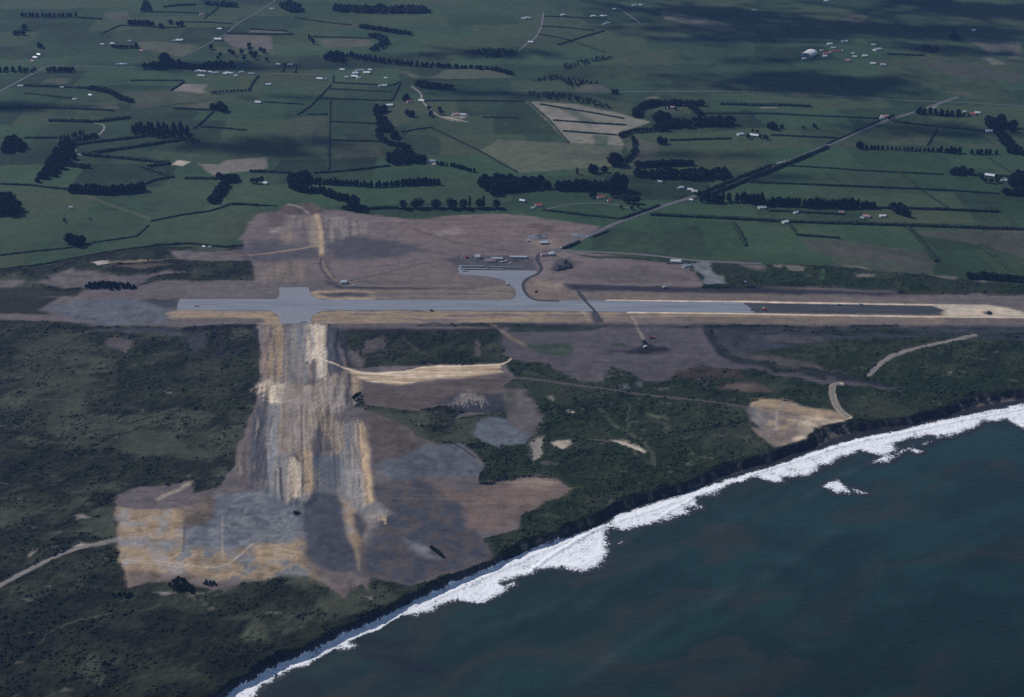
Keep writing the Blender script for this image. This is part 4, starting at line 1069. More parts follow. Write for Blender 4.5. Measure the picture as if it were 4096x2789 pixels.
sheet('runway', ragged('B1:1515,1091 2320,1090 B2:600,1094 1200,1096 2320,1098 B3:900,1104 2050,1117 2110,1160 2150,1206 1500,1201 700,1193 0,1188 B2:1200,1186 0,1185 B1:1490,1186'), .16, M['seal'], 'pale sealed runway crossing the aerodrome')
sheet('runway_extension', ragged('B3:2050,1122 B4:0,1128 800,1138 1500,1150 1590,1168 1640,1185 1590,1200 1610,1218 800,1209 0,1200 B3:2150,1200 2105,1188 2120,1170 2090,1150', 4, 3.0), .20, M['tar'], 'dark freshly tarred end of the runway')
sheet('runway_stub', ragged('B2:250,990 500,992 505,1040 540,1075 620,1096 660,1110 120,1110 180,1098 235,1085 248,1050'), .12, M['stub'], 'short sealed stub on the far side of the runway')
sheet('cross_runway_stub', ragged('B2:120,1180 180,1190 240,1230 260,1297 512,1297 520,1235 580,1200 660,1185 640,1175'), .12, M['stub'], 'sealed start of the cross runway on the near side')
sheet('apron', ragged('B2:1772,880 1750,832 1775,800 1800,845 2310,850 B3:300,850 325,872 285,890 230,910 195,945 190,990 220,1050 300,1098 320,1106 B2:2160,1106 2225,1085 2245,1050 2225,990 2180,955 2130,925 2050,908 1900,890'), .14, M['seal'], 'sealed apron and taxiway joining the runway')


def ribbon(name, s, width, mat, label, dz=.22, sm=2, step=7, z_flat=None, kind='structure', cat=None):
    P = resample(smooth(g2(s), sm), step)
    d = np.gradient(P, axis=0); d /= np.linalg.norm(d, axis=1)[:, None]
    nrm = np.stack([-d[:, 1], d[:, 0]], 1)
    cols = []
    for k_ in (-.5, -.17, .17, .5):
        Q = P + nrm * (width * k_ * (1 + .06 * vnoise(P[:, 0] / 8, P[:, 1] / 8 + k_, 7)))[:, None]
        cols.append(np.column_stack([Q, height(Q[:, 0], Q[:, 1]) + dz]))
    n = len(P); V = np.concatenate(cols); F = []
    for c_ in range(3):
        for i in range(n - 1):
            F.append((c_ * n + i, c_ * n + i + 1, (c_ + 1) * n + i + 1, (c_ + 1) * n + i))
    o = obj(name, mesh_data(name, V, F, mat)); tag(o, label, cat, kind=kind)
    return o


ribbon('road', 'B3:445,690 520,660 740,560 1000,440 1350,312 1620,232 1900,118 2280,-40 A4:0,1490 300,1372 660,1232 1100,1035 1420,942 1640,862 1760,820', 11, M['road'], 'straight sealed country road running diagonally inland from the aerodrome', dz=.35, sm=1)
ribbon('service_road', 'B3:460,682 720,690 1000,702 1280,722 1450,742 1620,765 1900,780 2210,792', 7, M['gravel'], 'gravel service road along the far edge of the aerodrome', dz=.3)
ribbon('access_road', 'B3:450,688 370,690 325,715 310,742 318,770 340,800 348,835', 7, M['trench'], 'dark curved access road beside the apron', dz=.3)
ribbon('kerb_drain', 'B3:348,832 340,860 300,886 240,910 200,942 190,985 215,1045 260,1085 320,1104 500,1108', 5, M['trench'], 'dark curved drain edging the taxiway', dz=.45)
ribbon('highway', 'A1:-300,930 0,770 200,665 380,568', 7, M['road'], 'country road entering from the left background', dz=.4, sm=0)
ribbon('highway', 'A1:395,556 800,564 1140,574 1600,597 2000,612 A2:0,627 400,627 700,637', 4.5, M['road'], 'level country road past the hamlet in the left background', dz=.4, sm=1)
ribbon('highway', 'A1:1530,482 1900,292 2050,172 2310,15 A2:240,-30', 5, M['road'], 'straight road climbing away through the far left paddocks', dz=.4, sm=0)
ribbon('highway', 'A3:0,762 400,770 900,777 1400,772 2000,772 2310,790 A4:430,802 900,822 1500,857 1700,862 2400,900', 4.5, M['gravel'], 'level pale road across the far right paddocks', dz=.4, sm=1)
ribbon('farm_drive', 'A2:1360,728 1455,795 1440,850 1550,950 1590,985 1700,1010 1840,1032', 6, M['pale'], 'pale winding farm drive to the far yard', dz=.4)
ribbon('farm_drive', 'A3:368,110 352,230 290,335 210,380 150,440', 6, M['gravel'], 'thin farm drive bending past a white shed at the top', dz=.4)
ribbon('farm_drive', 'A3:960,50 1060,110 1180,192', 6, M['gravel'], 'short straight farm drive at the top of the picture', dz=.4)
ribbon('farm_drive', 'A1:790,1040 870,1050 885,1080 860,1120 830,1140', 5, M['pale'], 'curved pale drive beside the dark left shelterbelt', dz=.4)
ribbon('farm_drive', 'B3:400,330 550,295 800,278 950,290 1100,325', 3.2, M['gravel'], 'thin curved farm drive below the red-roofed house', dz=.3)
ribbon('farm_drive', 'A1:630,1240 640,1290 690,1315', 4, M['pale'], 'short pale gate track at the zigzag hedge', dz=.4)
for s, w_, lb, c in TRACKS:
    ribbon('track', s, w_, M['oldtrack'] if c is C_M else M['pale'], lb, dz=.3)
ribbon('trench', 'B3:655,1020 690,1075 730,1120 800,1190 860,1285', 5, M['trench'], 'dark drain trench cut across the runway', dz=.5, sm=1)

# ------------------------------------------------------------------ trees
def leaf_mat(name, col, var=.35, objvar=.25):
    m = mat_plain(name, col, .9, var, 3.0, .1, 0, objvar)
    return m


M['pine'] = leaf_mat('pine_foliage', (.015, .0225, .016))
M['cypress'] = leaf_mat('cypress_foliage', (.0165, .0245, .018))
M['broad'] = leaf_mat('broadleaf_foliage', (.023, .037, .022))
M['hedge'] = leaf_mat('hedge_foliage', (.022, .036, .021))
M['bark'] = mat_plain('bark', (.05, .04, .033), .95, .3, 2)


def crown_radius(kind, t):
    if kind == 'pine': return .27 * (1 - t) ** .55 * (.55 + .45 * min(1, t / .18)) + .02
    if kind == 'cypress': return .46 * math.sqrt(max(0, 1 - (max(0, t - .32) / .68) ** 2)) * min(1, .55 + t * 1.6)
    if kind == 'poplar': return .11 * math.sqrt(max(0, 1 - (abs(t - .45) / .57) ** 2.2))
    return .42 * math.sqrt(max(0, 1 - (abs(t - .5) / .52) ** 2))


def crown_mesh(kind, seed):
    rr = random.Random(seed); V = []; F = []
    base = {'pine': .10, 'cypress': .06, 'poplar': .06, 'broad': .2}[kind]
    lobes = [(rr.uniform(0, 2 * pi), rr.uniform(.2, .9), rr.uniform(.12, .3)) for _ in range(6)]

    def rad(t, a):
        r = crown_radius(kind, t)
        k = 1.0
        for la, lt, ls in lobes:
            da = math.cos(a - la)
            k += ls * max(0, da) ** 3 * math.exp(-((t - lt) / .2) ** 2) * 1.3
        return r * (k - .12)
    # solid inner mass
    nr, ns = 6, 8
    for i in range(nr + 1):
        t = i / nr
        for j in range(ns):
            a = 2 * pi * j / ns
            r = rad(min(t, .97), a) * .72 * rr.uniform(.75, 1.1)
            V.append((r * cos(a), r * sin(a), base + (1 - base) * t * .95))
    for i in range(nr):
        for j in range(ns):
            F.append((i * ns + j, i * ns + (j + 1) % ns, (i + 1) * ns + (j + 1) % ns, (i + 1) * ns + j))
    n = {'pine': 300, 'cypress': 330, 'poplar': 170, 'broad': 320}[kind]
    sz = {'pine': .062, 'cypress': .075, 'poplar': .04, 'broad': .072}[kind]
    for _ in range(n):
        t = rr.random() ** .85; a = rr.uniform(0, 2 * pi)
        r = rad(t, a) * rr.uniform(.62, 1.08)
        c = np.array((r * cos(a), r * sin(a), base + (1 - base) * t + rr.uniform(-.02, .02)))
        u_ = np.array([rr.gauss(0, 1) for _ in range(3)]); u_ /= np.linalg.norm(u_)
        w_ = np.array([rr.gauss(0, 1) for _ in range(3)]); w_ -= u_ * (w_ @ u_); w_ /= np.linalg.norm(w_)
        s1, s2 = sz * rr.uniform(.6, 1.35), sz * rr.uniform(.5, 1.1)
        b = len(V); bend = np.cross(u_, w_) * s1 * .5
        V += [tuple(c - u_ * s1 - w_ * s2), tuple(c + u_ * s1 - w_ * s2), tuple(c + u_ * s1 * .8 + w_ * s2 + bend), tuple(c - u_ * s1 * .8 + w_ * s2 + bend)]
        F += [(b, b + 1, b + 2), (b, b + 2, b + 3)]
    return mesh_data(kind + '_crown', V, F, M[{'poplar': 'pine'}.get(kind, kind)])


def trunk_mesh(kind, seed):
    rr = random.Random(seed); b = MB()
    top = {'pine': .8, 'cypress': .45, 'poplar': .8, 'broad': .5}[kind]
    b.bar((0, 0, -.05), (0, 0, top * .5), .03, .021, 7); b.bar((0, 0, top * .5), (.01, 0, top), .021, .008, 6)
    for i in range(5):
        a = rr.uniform(0, 6.28); z0 = top * rr.uniform(.35, .9); L_ = crown_radius(kind, z0) * .7
        b.bar((0, 0, z0), (L_ * cos(a), L_ * sin(a), z0 + L_ * .6), .011, .004, 5)
    return b.data(kind + '_trunk', M['bark'])


PROTO = {k_: [(crown_mesh(k_, 31 * i + len(k_)), trunk_mesh(k_, 17 * i)) for i in range(3)] for k_ in ('pine', 'cypress', 'poplar', 'broad')}
NAME = {'pine': 'pine_tree', 'cypress': 'cypress_tree', 'poplar': 'poplar_tree', 'broad': 'broadleaf_tree'}
COUNT = {}
rnd = random.Random(99)


def tree(kind, x, y, h, label, group=None, wide=1.0):
    COUNT[kind] = COUNT.get(kind, 0) + 1
    e = bpy.data.objects.new(NAME[kind], None); COLL.objects.link(e)
    e.location = (x, y, hz(x, y)); e.rotation_euler = (0, 0, rnd.uniform(0, 6.28))
    wd = wide * rnd.uniform(.85, 1.15)
    e.scale = (h * wd, h * wd, h)
    e.empty_display_size = .1
    cm, tm = PROTO[kind][rnd.randrange(3)]
    for nm, me in (('crown', cm), ('trunk', tm)):
        c_ = bpy.data.objects.new(nm, me); COLL.objects.link(c_); c_.parent = e
    tag(e, label, 'tree', group)
    return e


def trees_at(kind, s, h, label, group=None, wide=1.0):
    for p in g2(s):
        tree(kind, p[0], p[1], h * rnd.uniform(.85, 1.12), label, group, wide)


def belt(kind, s, h, label, group, spacing=None, rows=1, wide=1.4, jit=.2):
    spacing = spacing or h * .5
    P = resample(smooth(g2(s), 1), spacing)
    d = np.gradient(P, axis=0); d /= np.linalg.norm(d, axis=1)[:, None] + 1e-9
    for r_ in range(rows):
        for i, p in enumerate(P):
            o_ = (r_ - (rows - 1) / 2) * spacing * .9
            tree(kind, p[0] - d[i][1] * o_ + rnd.uniform(-1, 1) * spacing * jit, p[1] + d[i][0] * o_ + rnd.uniform(-1, 1) * spacing * jit,
                 h * rnd.uniform(.82, 1.12), label, group, wide)


def block(kind, s, h, label, group, spacing=None, wide=1.0):
    """a stand of trees filling an outline; the outline is drawn round the tree feet.
    A dense stand reads as one mass, a loose one as single trees"""
    P = g2(s); spacing = spacing or h * .6
    lo, hi = P.min(0), P.max(0)
    pts = []
    yy = lo[1]; odd = 0
    while yy <= hi[1]:
        xx = lo[0] + (odd % 2) * spacing / 2
        while xx <= hi[0]:
            q = (xx + rnd.uniform(-.3, .3) * spacing, yy + rnd.uniform(-.3, .3) * spacing)
            if poly_sd(np.array([q[0]]), np.array([q[1]]), P)[0] > -spacing * .1: pts.append(q)
            xx += spacing
        yy += spacing * .9; odd += 1
    if len(pts) <= 9:
        for q in pts: tree(kind, q[0], q[1], h * rnd.uniform(.78, 1.15), label, group, wide)
        return
    V = []; F = []; n = 0
    for q in pts:
        VV, FF = TRI[kind][rnd.randrange(3)]
        hh = h * rnd.uniform(.78, 1.15); a_ = rnd.uniform(0, 6.28); wd = wide * rnd.uniform(.85, 1.2)
        R = np.array(((cos(a_), -sin(a_), 0), (sin(a_), cos(a_), 0), (0, 0, 1)))
        V.append((VV * (hh * wd, hh * wd, hh)) @ R.T + np.array((q[0], q[1], hz(*q)))); F.append(FF + n); n += len(VV)
    o = big_mesh('wood', np.concatenate(V), np.concatenate(F), M[kind])
    lb = label
    for w_ in ('dark tree in the ', 'tall tree in the ', 'low dusty bush tree in the ', 'low dark tree ', 'dark bush in the ', 'pine in the ', 'tree in the ', 'bush '):
        if lb.startswith(w_): lb = lb[len(w_):]; break
    pre = {'low dark tree ': 'low dark trees '}.get(w_, 'close-grown dark trees of the ')
    tag(o, (pre + lb), 'wood', kind='stuff')


TRI = {}
for k_ in PROTO:
    TRI[k_] = []
    for cm, tm in PROTO[k_]:
        VV = np.array([v.co[:] for v in cm.vertices]); FF = []
        for p in cm.polygons:
            vi = list(p.vertices); FF.append(vi[:3])
            if len(vi) == 4: FF.append([vi[0], vi[2], vi[3]])
        TRI[k_].append((VV, np.array(FF)))

exec_trees = [
    # nearest belts behind the aerodrome
    (belt, 'pine', 'B1:610,182 720,192 890,197', 17, 'pine in the left half of the curved belt alone on the left pasture', 'curved pine belt, left half', dict(rows=2, spacing=10)),
    (belt, 'pine', 'B1:915,197 1060,192 1200,170', 16, 'pine in the right half of the curved belt alone on the left pasture', 'curved pine belt, right half', dict(rows=2, spacing=10)),
    (block, 'cypress', 'B1:1845,70 1990,72 2010,108 1890,112', 11, 'dark tree in the small grove below the pink field', 'grove below the pink field', dict(spacing=9)),
    (belt, 'cypress', 'B1:1795,272 1850,200 1900,135', 11, 'dark tree in the short belt running down from the grove', 'short slanting belt', dict(rows=2, spacing=8)),
    (block, 'cypress', 'B1:570,655 640,640 740,630 730,600 600,610', 17, 'dark tree in the lone clump above the scrub on the left', 'lone left clump', dict(spacing=13)),
    (block, 'cypress', 'B1:-20,395 -20,240 100,260 200,370', 20, 'dark tree in the grove cut by the left edge of the picture', 'left edge grove', dict(spacing=13)),
    (block, 'cypress', 'B1:720,1002 740,960 900,960 1150,975 1150,1005 900,1010', 6.5, 'low dusty bush tree in the thicket left of the runway', 'thicket left of the runway', dict(spacing=7)),
    (block, 'cypress', 'B2:320,100 400,60 480,70 530,110 440,130 340,130', 15, 'dark tree in the grove where two belts meet above the earthworks', 'grove above the earthworks', dict(spacing=10)),
    (belt, 'pine', 'B2:560,115 700,122 880,134', 13, 'tree in the left run of the long wavy belt behind the earthworks', 'long wavy belt, left run', dict(spacing=8)),
    (belt, 'pine', 'B2:905,136 1080,148 1230,134', 12, 'tree in the dip of the long wavy belt behind the earthworks', 'long wavy belt, dip', dict(spacing=8)),
    (belt, 'pine', 'B2:1255,132 1420,122 1590,122', 14, 'tree in the right run of the long wavy belt behind the earthworks', 'long wavy belt, right run', dict(spacing=8)),
    (belt, 'pine', 'B2:350,150 450,185 590,190', 13, 'tree in the upper half of the belt slanting to the tall cypress', 'slanting belt, upper half', dict(rows=2, spacing=9)),
    (belt, 'pine', 'B2:610,195 720,240 815,262', 13, 'tree in the lower half of the belt slanting to the tall cypress', 'slanting belt, lower half', dict(rows=2, spacing=9)),
    (trees_at, 'cypress', 'B2:880,330', 27, 'tall dark cypress at the lower end of the slanting belt', None, dict()),
    (belt, 'broad', 'B2:785,332 850,334 960,330', 8, 'low tree beside the tall cypress behind the earthworks', 'low trees by the tall cypress', dict(spacing=8)),
    (trees_at, 'broad', 'B2:1295,326 1400,322 1430,320 1560,322 1690,324 1800,326 1940,322 1390,322 1580,322 2080,324 1720,324', 19, 'separate tree in the open row right behind the bare field', 'open row behind the bare field', dict()),
    (trees_at, 'poplar', 'B2:1855,315 1970,318', 24, 'slim poplar in the open row right behind the bare field', 'poplars in the open row', dict()),
    (block, 'cypress', 'B2:1820,172 1940,135 2060,205 2180,182 2320,170 B3:230,165 450,165 400,140 250,110 120,130 B2:2320,120 2150,100 2000,110', 19, 'dark tree in the big wood behind the middle of the aerodrome', 'big middle wood', dict(spacing=14)),
    (belt, 'pine', 'B3:490,162 600,162 690,163', 19, 'tree in the left half of the dense straight belt near the tall cypresses', 'dense straight belt, left half', dict(rows=2, spacing=11)),
    (belt, 'pine', 'B3:720,164 800,165 930,168', 18, 'tree in the right half of the dense straight belt beside the tall cypresses', 'dense straight belt, right half', dict(rows=2, spacing=11)),
    (trees_at, 'cypress', 'B3:960,172 1000,178 1040,170 985,150', 31, 'tall dark cypress standing over the red-roofed house', 'tall cypresses', dict(wide=.7)),
    (block, 'cypress', 'B3:1070,62 1250,40 1600,40 1900,45 1950,82 1500,84', 17, 'dark tree in the long wood left of the diagonal road', 'long wood by the road', dict(spacing=13)),
    (belt, 'cypress', 'A3:1170,1410 1300,1400 1450,1395 1600,1395', 13, 'tree in the belt just behind the long wood', 'belt behind the long wood', dict(spacing=10)),
    (trees_at, 'cypress', 'A3:770,1458 800,1455', 17, 'round dark tree on the pale pasture left of the big wood', 'two round trees', dict()),
    (trees_at, 'cypress', 'A3:880,1452', 13, 'single small round tree on the pale pasture', None, dict()),
    (trees_at, 'cypress', 'A3:965,1395 1000,1398 980,1380', 26, 'tall tree in the clump at the foot of the gully', 'gully foot clump', dict()),
    (trees_at, 'poplar', 'A3:650,1468', 14, 'thin lone tree at the edge of the pale pasture', None, dict(wide=1.6)),
    (block, 'cypress', 'A3:1330,1225 1360,1205 1430,1205 1440,1225', 15, 'tree in the round clump on the middle pasture', 'round pasture clump', dict(spacing=12)),
    (trees_at, 'broad', 'B3:770,235 800,230 950,228 990,232 1010,215', 11, 'garden tree around the red-roofed house', 'garden trees by the red roof', dict()),
    (trees_at, 'broad', 'B3:1060,275 1090,280 1130,282 1160,280', 15, 'spreading tree right of the red-roofed house', 'spreading trees', dict()),
    (trees_at, 'broad', 'B3:1200,345 1110,335 1165,320 1020,325', 7, 'small tree near the roadside hedge junction', 'small roadside trees', dict()),
    (block, 'pine', 'B3:1640,262 1700,250 2200,262 2260,285 2200,285 1700,276', 19, 'pine in the dense block right of the road bend', 'pine block right of the road', dict(spacing=11)),
    (trees_at, 'broad', 'B3:2235,300 2255,305 B4:150,300', 13, 'tree beside the grey-roofed farmhouse', 'trees by the grey roof', dict()),
    (belt, 'pine', 'B4:-10,278 60,280 110,280', 18, 'pine at the right end of the dense block', 'end of the pine block', dict(spacing=9)),
    (belt, 'pine', 'B4:195,298 260,300 340,303 390,303', 18, 'pine in the first group of the right shelterbelt', 'right shelterbelt, first group', dict(spacing=8)),
    (trees_at, 'pine', 'B4:422,303', 18, 'single slim pine in a gap of the right shelterbelt', None, dict(wide=.8)),
    (belt, 'pine', 'B4:470,312 600,313 750,318 900,320', 18, 'pine in the long middle group of the right shelterbelt', 'right shelterbelt, middle group', dict(spacing=8)),
    (trees_at, 'poplar', 'B4:918,320', 19, 'slim upright tree between the shelterbelt groups', None, dict(wide=1.5)),
    (belt, 'pine', 'B4:960,320 1000,322 1045,322', 14, 'pine in the last group of the right shelterbelt', 'right shelterbelt, last group', dict(spacing=8)),
    (block, 'cypress', 'B4:1200,330 1290,330 1345,400 1290,390 1230,360', 14, 'dark tree in the clump at the hedge crossing on the right', 'hedge crossing clump', dict(spacing=10)),
    (belt, 'broad', 'B4:1850,912 1950,912 2100,925 2290,938', 11, 'low dark tree in the belt above the right runway end', 'belt above the runway end', dict(spacing=8)),
    (belt, 'cypress', 'B4:2160,205 2230,210 2300,212', 14, 'dark tree on the right edge above the long hedges', 'right edge trees', dict(spacing=9)),
    # right background
    (trees_at, 'cypress', 'A4:925,1250 945,1255', 16, 'large tree at the left end of the right hedgerow', 'hedgerow end trees', dict()),
    (belt, 'pine', 'A4:990,1258 1200,1266 1400,1275 1590,1282', 9, 'small tree in the thin hedgerow on the right', 'thin right hedgerow', dict(spacing=9)),
    (belt, 'pine', 'A4:1620,1285 1690,1290 1770,1293', 13, 'tree at the right end of the thin hedgerow', 'thin hedgerow, right end', dict(spacing=10)),
    (belt, 'pine', 'A4:1875,1300 1970,1302 2080,1305', 12, 'tree in the short hedgerow near the right edge', 'short right hedgerow', dict(spacing=10)),
    (block, 'cypress', 'A4:2060,1110 2120,1100 2200,1190 2310,1310 2200,1300 2110,1180', 12, 'tree in the belt slanting to the right edge', 'slanting right belt', dict(spacing=12)),
    (block, 'cypress', 'A4:2000,1080 2010,1020 2130,1030 2150,1075 2090,1100', 19, 'tall tree in the dark grove near the right edge', 'dark right grove', dict(spacing=15)),
    (trees_at, 'cypress', 'A4:2190,1090 2220,1110 2230,1080', 17, 'tree standing right of the dark grove', 'trees right of the grove', dict()),
    (belt, 'pine', 'A4:1435,955 1550,968 1700,975 1760,978', 13, 'tree in the belt at the far end of the diagonal road', 'belt at the road end', dict(rows=2, spacing=13)),
    (belt, 'pine', 'A4:1780,975 1850,985', 9, 'low tree beside the house at the road end', 'low trees at the road end', dict(spacing=10)),
    (block, 'cypress', 'A4:1720,1475 1730,1445 1880,1450 1890,1475', 13, 'tree in the square clump on the right pasture', 'square clump', dict(spacing=12)),
    (trees_at, 'broad', 'A4:1950,1500 1990,1540 2040,1545 2090,1540 2115,1520 1960,1515', 11, 'tree around the white farmhouse near the right edge', 'right farmhouse trees', dict()),
    (block, 'cypress', 'A4:2210,1570 2240,1500 2320,1490 2320,1575', 17, 'dark tree in the grove cut by the right edge', 'right edge grove', dict(spacing=14)),
    (trees_at, 'cypress', 'A4:180,1090 215,1095', 14, 'round tree pair left of the diagonal road', 'round pair', dict()),
    (trees_at, 'cypress', 'A4:275,1085', 10, 'smaller round tree beside the round pair', None, dict()),
    (trees_at, 'broad', 'A4:460,1092', 8, 'tiny lone tree on the pasture left of the diagonal road', None, dict()),
    (trees_at, 'broad', 'A4:545,1075 560,1085', 9, 'tiny paired tree nearest the diagonal road', 'tiny pair', dict()),
    (trees_at, 'broad', 'A4:-10,1170 90,1165 130,1170 150,1178 30,1120 70,1125', 9, 'tree sheltering the white farm buildings in the middle distance', 'farm shelter trees', dict()),
    (trees_at, 'broad', 'A4:1200,1000 1215,990 1180,1010', 8, 'tree at the small farm on the far road', 'far road farm trees', dict()),
    # middle background
    (belt, 'cypress', 'A3:1140,985 1160,930 1250,892 1320,886', 14, 'tree in the rising left bend of the arched belt above the triangular field', 'arched belt, left bend', dict(spacing=12)),
    (belt, 'cypress', 'A3:1350,885 1500,888 1700,890', 14, 'tree in the level top run of the arched belt above the triangular field', 'arched belt, top run', dict(spacing=12)),
    (belt, 'cypress', 'A3:1600,905 1640,940 1675,970', 12, 'tree in the short belt dropping from the arched belt', 'dropping belt', dict(spacing=11)),
    (block, 'cypress', 'A3:1290,1112 1450,1085 1700,1065 2020,1065 1950,1040 1600,1045 1380,1060', 18, 'dark tree in the long wood right of the triangular field', 'long far wood', dict(spacing=16)),
    (trees_at, 'cypress', 'A3:1345,1010 1370,1020 1410,1030 1330,1030', 22, 'tall tree over the tip of the triangular field', 'triangle tip trees', dict()),
    (belt, 'broad', 'A3:1010,1160 1060,1135 1130,1115 1270,1108', 9, 'low tree in the gully below the triangular field', 'gully trees', dict(spacing=9)),
    (belt, 'broad', 'A3:1110,1170 1140,1220 1130,1300 1090,1350 1030,1375', 8, 'bluish low tree in the gully bend', 'gully bend trees', dict(spacing=9)),
    (trees_at, 'cypress', 'A3:955,792 985,792', 11, 'tree standing on the level pale road', 'pale road trees', dict()),
    (trees_at, 'cypress', 'A3:2265,1080 2300,1080', 14, 'round tree right of the long far wood', 'trees right of the far wood', dict()),
    (trees_at, 'broad', 'A3:1400,925 1420,918 1480,930', 7, 'tree round the pink house under the arched belt', 'pink house trees', dict()),
    (trees_at, 'cypress', 'A2:1305,850 1335,850 1320,835', 13, 'tree behind the red-roofed cottage in the far paddock', 'cottage trees', dict()),
    (trees_at, 'cypress', 'A2:1330,970 1350,985 1375,985', 15, 'tree in the small clump beside the far winding drive', 'drive clump', dict()),
    (trees_at, 'broad', 'A2:1510,930 1530,975 1610,965 1600,940 1520,985', 11, 'tree along the far winding drive', 'drive trees', dict()),
    (block, 'cypress', 'A2:1035,965 1060,920 1150,915 1120,1000 1170,1060 1200,1115 1075,1125 1085,1040', 14, 'dark tree in the upper part of the crooked wood', 'crooked wood, upper part', dict(spacing=14)),
    (block, 'cypress', 'A2:1205,1130 1280,1145 1240,1185 1205,1185', 13, 'dark tree in the side clump of the crooked wood', 'crooked wood, side clump', dict(spacing=13)),
    (belt, 'cypress', 'A2:1080,1140 1110,1195 1200,1225 1330,1255', 11, 'tree in the thin neck of the crooked wood', 'crooked wood, neck', dict(spacing=11)),
    (block, 'cypress', 'A2:1140,1320 1380,1300 1400,1340 1470,1370 1200,1402', 15, 'dark tree in the lower block of the crooked wood', 'crooked wood, lower block', dict(spacing=14)),
    (belt, 'pine', 'A2:1580,1390 1700,1405 1800,1430 1890,1455', 9, 'small tree in the belt running right from the pale yard', 'belt from the pale yard', dict(spacing=8)),
    (belt, 'cypress', 'A2:1425,722 1500,735 1600,745 1690,752', 13, 'tree in the dark belt beside the level far road', 'dark far belt', dict(rows=2, spacing=15)),
    (block, 'cypress', 'A2:640,510 680,470 780,490 780,525', 16, 'dark tree in the clump behind the far hamlet', 'hamlet clump', dict(spacing=15)),
    (belt, 'pine', 'A2:830,475 900,492 1100,525 1320,552 1540,562', 12, 'tree in the long belt above the far hamlet', 'long hamlet belt', dict(spacing=15, rows=2)),
    (belt, 'cypress', 'A2:1590,565 1680,570', 11, 'tree in the gap piece of the long hamlet belt', 'hamlet belt piece', dict(spacing=12)),
    (belt, 'cypress', 'A2:1740,572 1900,582 2080,595 2200,630', 10, 'tree in the right run of the far belt', 'far belt, right run', dict(spacing=14)),
    (belt, 'broad', 'A2:1040,310 1140,340 1120,390 1040,430', 10, 'tree in the far hooked gully', 'hooked gully trees', dict(rows=2, spacing=16)),
    (belt, 'cypress', 'A2:935,235 1010,245 1100,255 1200,275 1340,295', 12, 'tree in the hazy far belt near the top', 'hazy far belt', dict(spacing=14)),
    (trees_at, 'poplar', 'A2:500,340 520,350 535,375', 16, 'slim tree by the pale far field', 'slim far trees', dict(wide=1.5)),
    # left background
    (block, 'pine', 'A1:1060,1135 1200,1085 1560,1100 1620,1160 1570,1192 1320,1160', 19, 'pine in the big dark plantation on the left', 'big left plantation', dict(spacing=16)),
    (block, 'cypress', 'A1:300,1545 450,1330 530,1210 600,1210 630,1340 450,1490 350,1550', 13, 'dark tree in the slanting wood on the left', 'slanting left wood', dict(spacing=14)),
    (belt, 'pine', 'A1:520,1180 600,1160 700,1130', 10, 'tree at the upper end of the slanting left wood', 'slanting wood, upper end', dict(spacing=10)),
    (belt, 'pine', 'A1:610,1215 700,1185 810,1155', 9, 'tree in the short belt beside the slanting left wood', 'belt beside the slanting wood', dict(spacing=9, rows=2)),
    (belt, 'broad', 'A1:570,1402 650,1408 745,1415', 8, 'low tree in the short row right of the slanting wood', 'short low row', dict(spacing=9)),
    (block, 'cypress', 'A1:40,1285 60,1190 160,1190 220,1270', 17, 'dark tree in the grove at the left edge, higher up', 'upper left edge grove', dict(spacing=15)),
    (trees_at, 'broad', 'A1:1620,1210 1650,1205 1680,1205', 8, 'small tree below the big left plantation', 'small trees below the plantation', dict()),
    (trees_at, 'cypress', 'A1:1800,925 1840,930 1880,945 1860,915 1895,935', 17, 'tree in the clump at the end of the slanting hedge', 'slanting hedge clump', dict()),
    (belt, 'broad', 'A1:760,750 880,770 950,795 1020,830 1100,865', 8, 'bush tree in the left gully', 'left gully', dict(rows=2, spacing=9)),
    (belt, 'broad', 'A1:1790,792 1900,780 2000,775 2100,772', 6, 'low bush in the row below the hamlet', 'bush row below the hamlet', dict(spacing=9)),
    (block, 'cypress', 'A1:1190,582 1300,545 1500,540 1680,588 1400,585', 14, 'dark tree in the wood above the roadside hamlet', 'wood above the hamlet', dict(spacing=15)),
    (trees_at, 'cypress', 'A1:1380,520 1400,525', 24, 'tall tree rising from the wood above the hamlet', 'tall hamlet trees', dict()),
    (block, 'cypress', 'A1:1640,575 1750,540 1950,540 1990,582 1700,592', 9, 'low dark tree right of the wood above the hamlet', 'low hamlet wood', dict(spacing=14)),
    (belt, 'pine', 'A1:415,602 500,605 600,608', 13, 'tree in the dark clump where the left roads meet', 'road meeting clump', dict(rows=2, spacing=15)),
    (belt, 'pine', 'A1:0,605 120,602 280,605', 12, 'tree in the dark belt left of the road meeting', 'belt left of the road meeting', dict(rows=2, spacing=16)),
    (belt, 'broad', 'A1:950,400 1020,412 1100,405 1160,410', 9, 'tree among the far left farm buildings', 'far left farm trees', dict(spacing=10)),
    (trees_at, 'broad', 'A1:1150,395 1780,415 1840,505 1860,480 1940,450 1970,470 2040,460 2110,430 2060,510 2150,500 2250,520 2200,440 2230,450 2100,400 2120,470 2160,470', 13, 'scattered tree in the far left parkland', 'scattered parkland trees', dict()),
    (belt, 'pine', 'A1:185,140 300,142 450,148 640,142', 13, 'tree in the dark row at the far upper left', 'upper left row', dict(spacing=13)),
    (trees_at, 'cypress', 'A1:130,295 160,290 200,295 210,250', 14, 'tree in the hazy clump near the left edge', 'hazy left clump', dict()),
    (trees_at, 'cypress', 'A1:330,400 350,405', 13, 'lone far tree on the open left slope', 'lone slope trees', dict()),
    (belt, 'pine', 'A1:1095,205 1180,210 1290,218', 14, 'tree in the dark clump at the top left', 'top left clump', dict(rows=2, spacing=14)),
    (trees_at, 'cypress', 'A1:1355,235 1370,235 1440,200 1500,215 1535,215', 12, 'tree right of the dark top left clump', 'trees right of the top clump', dict()),
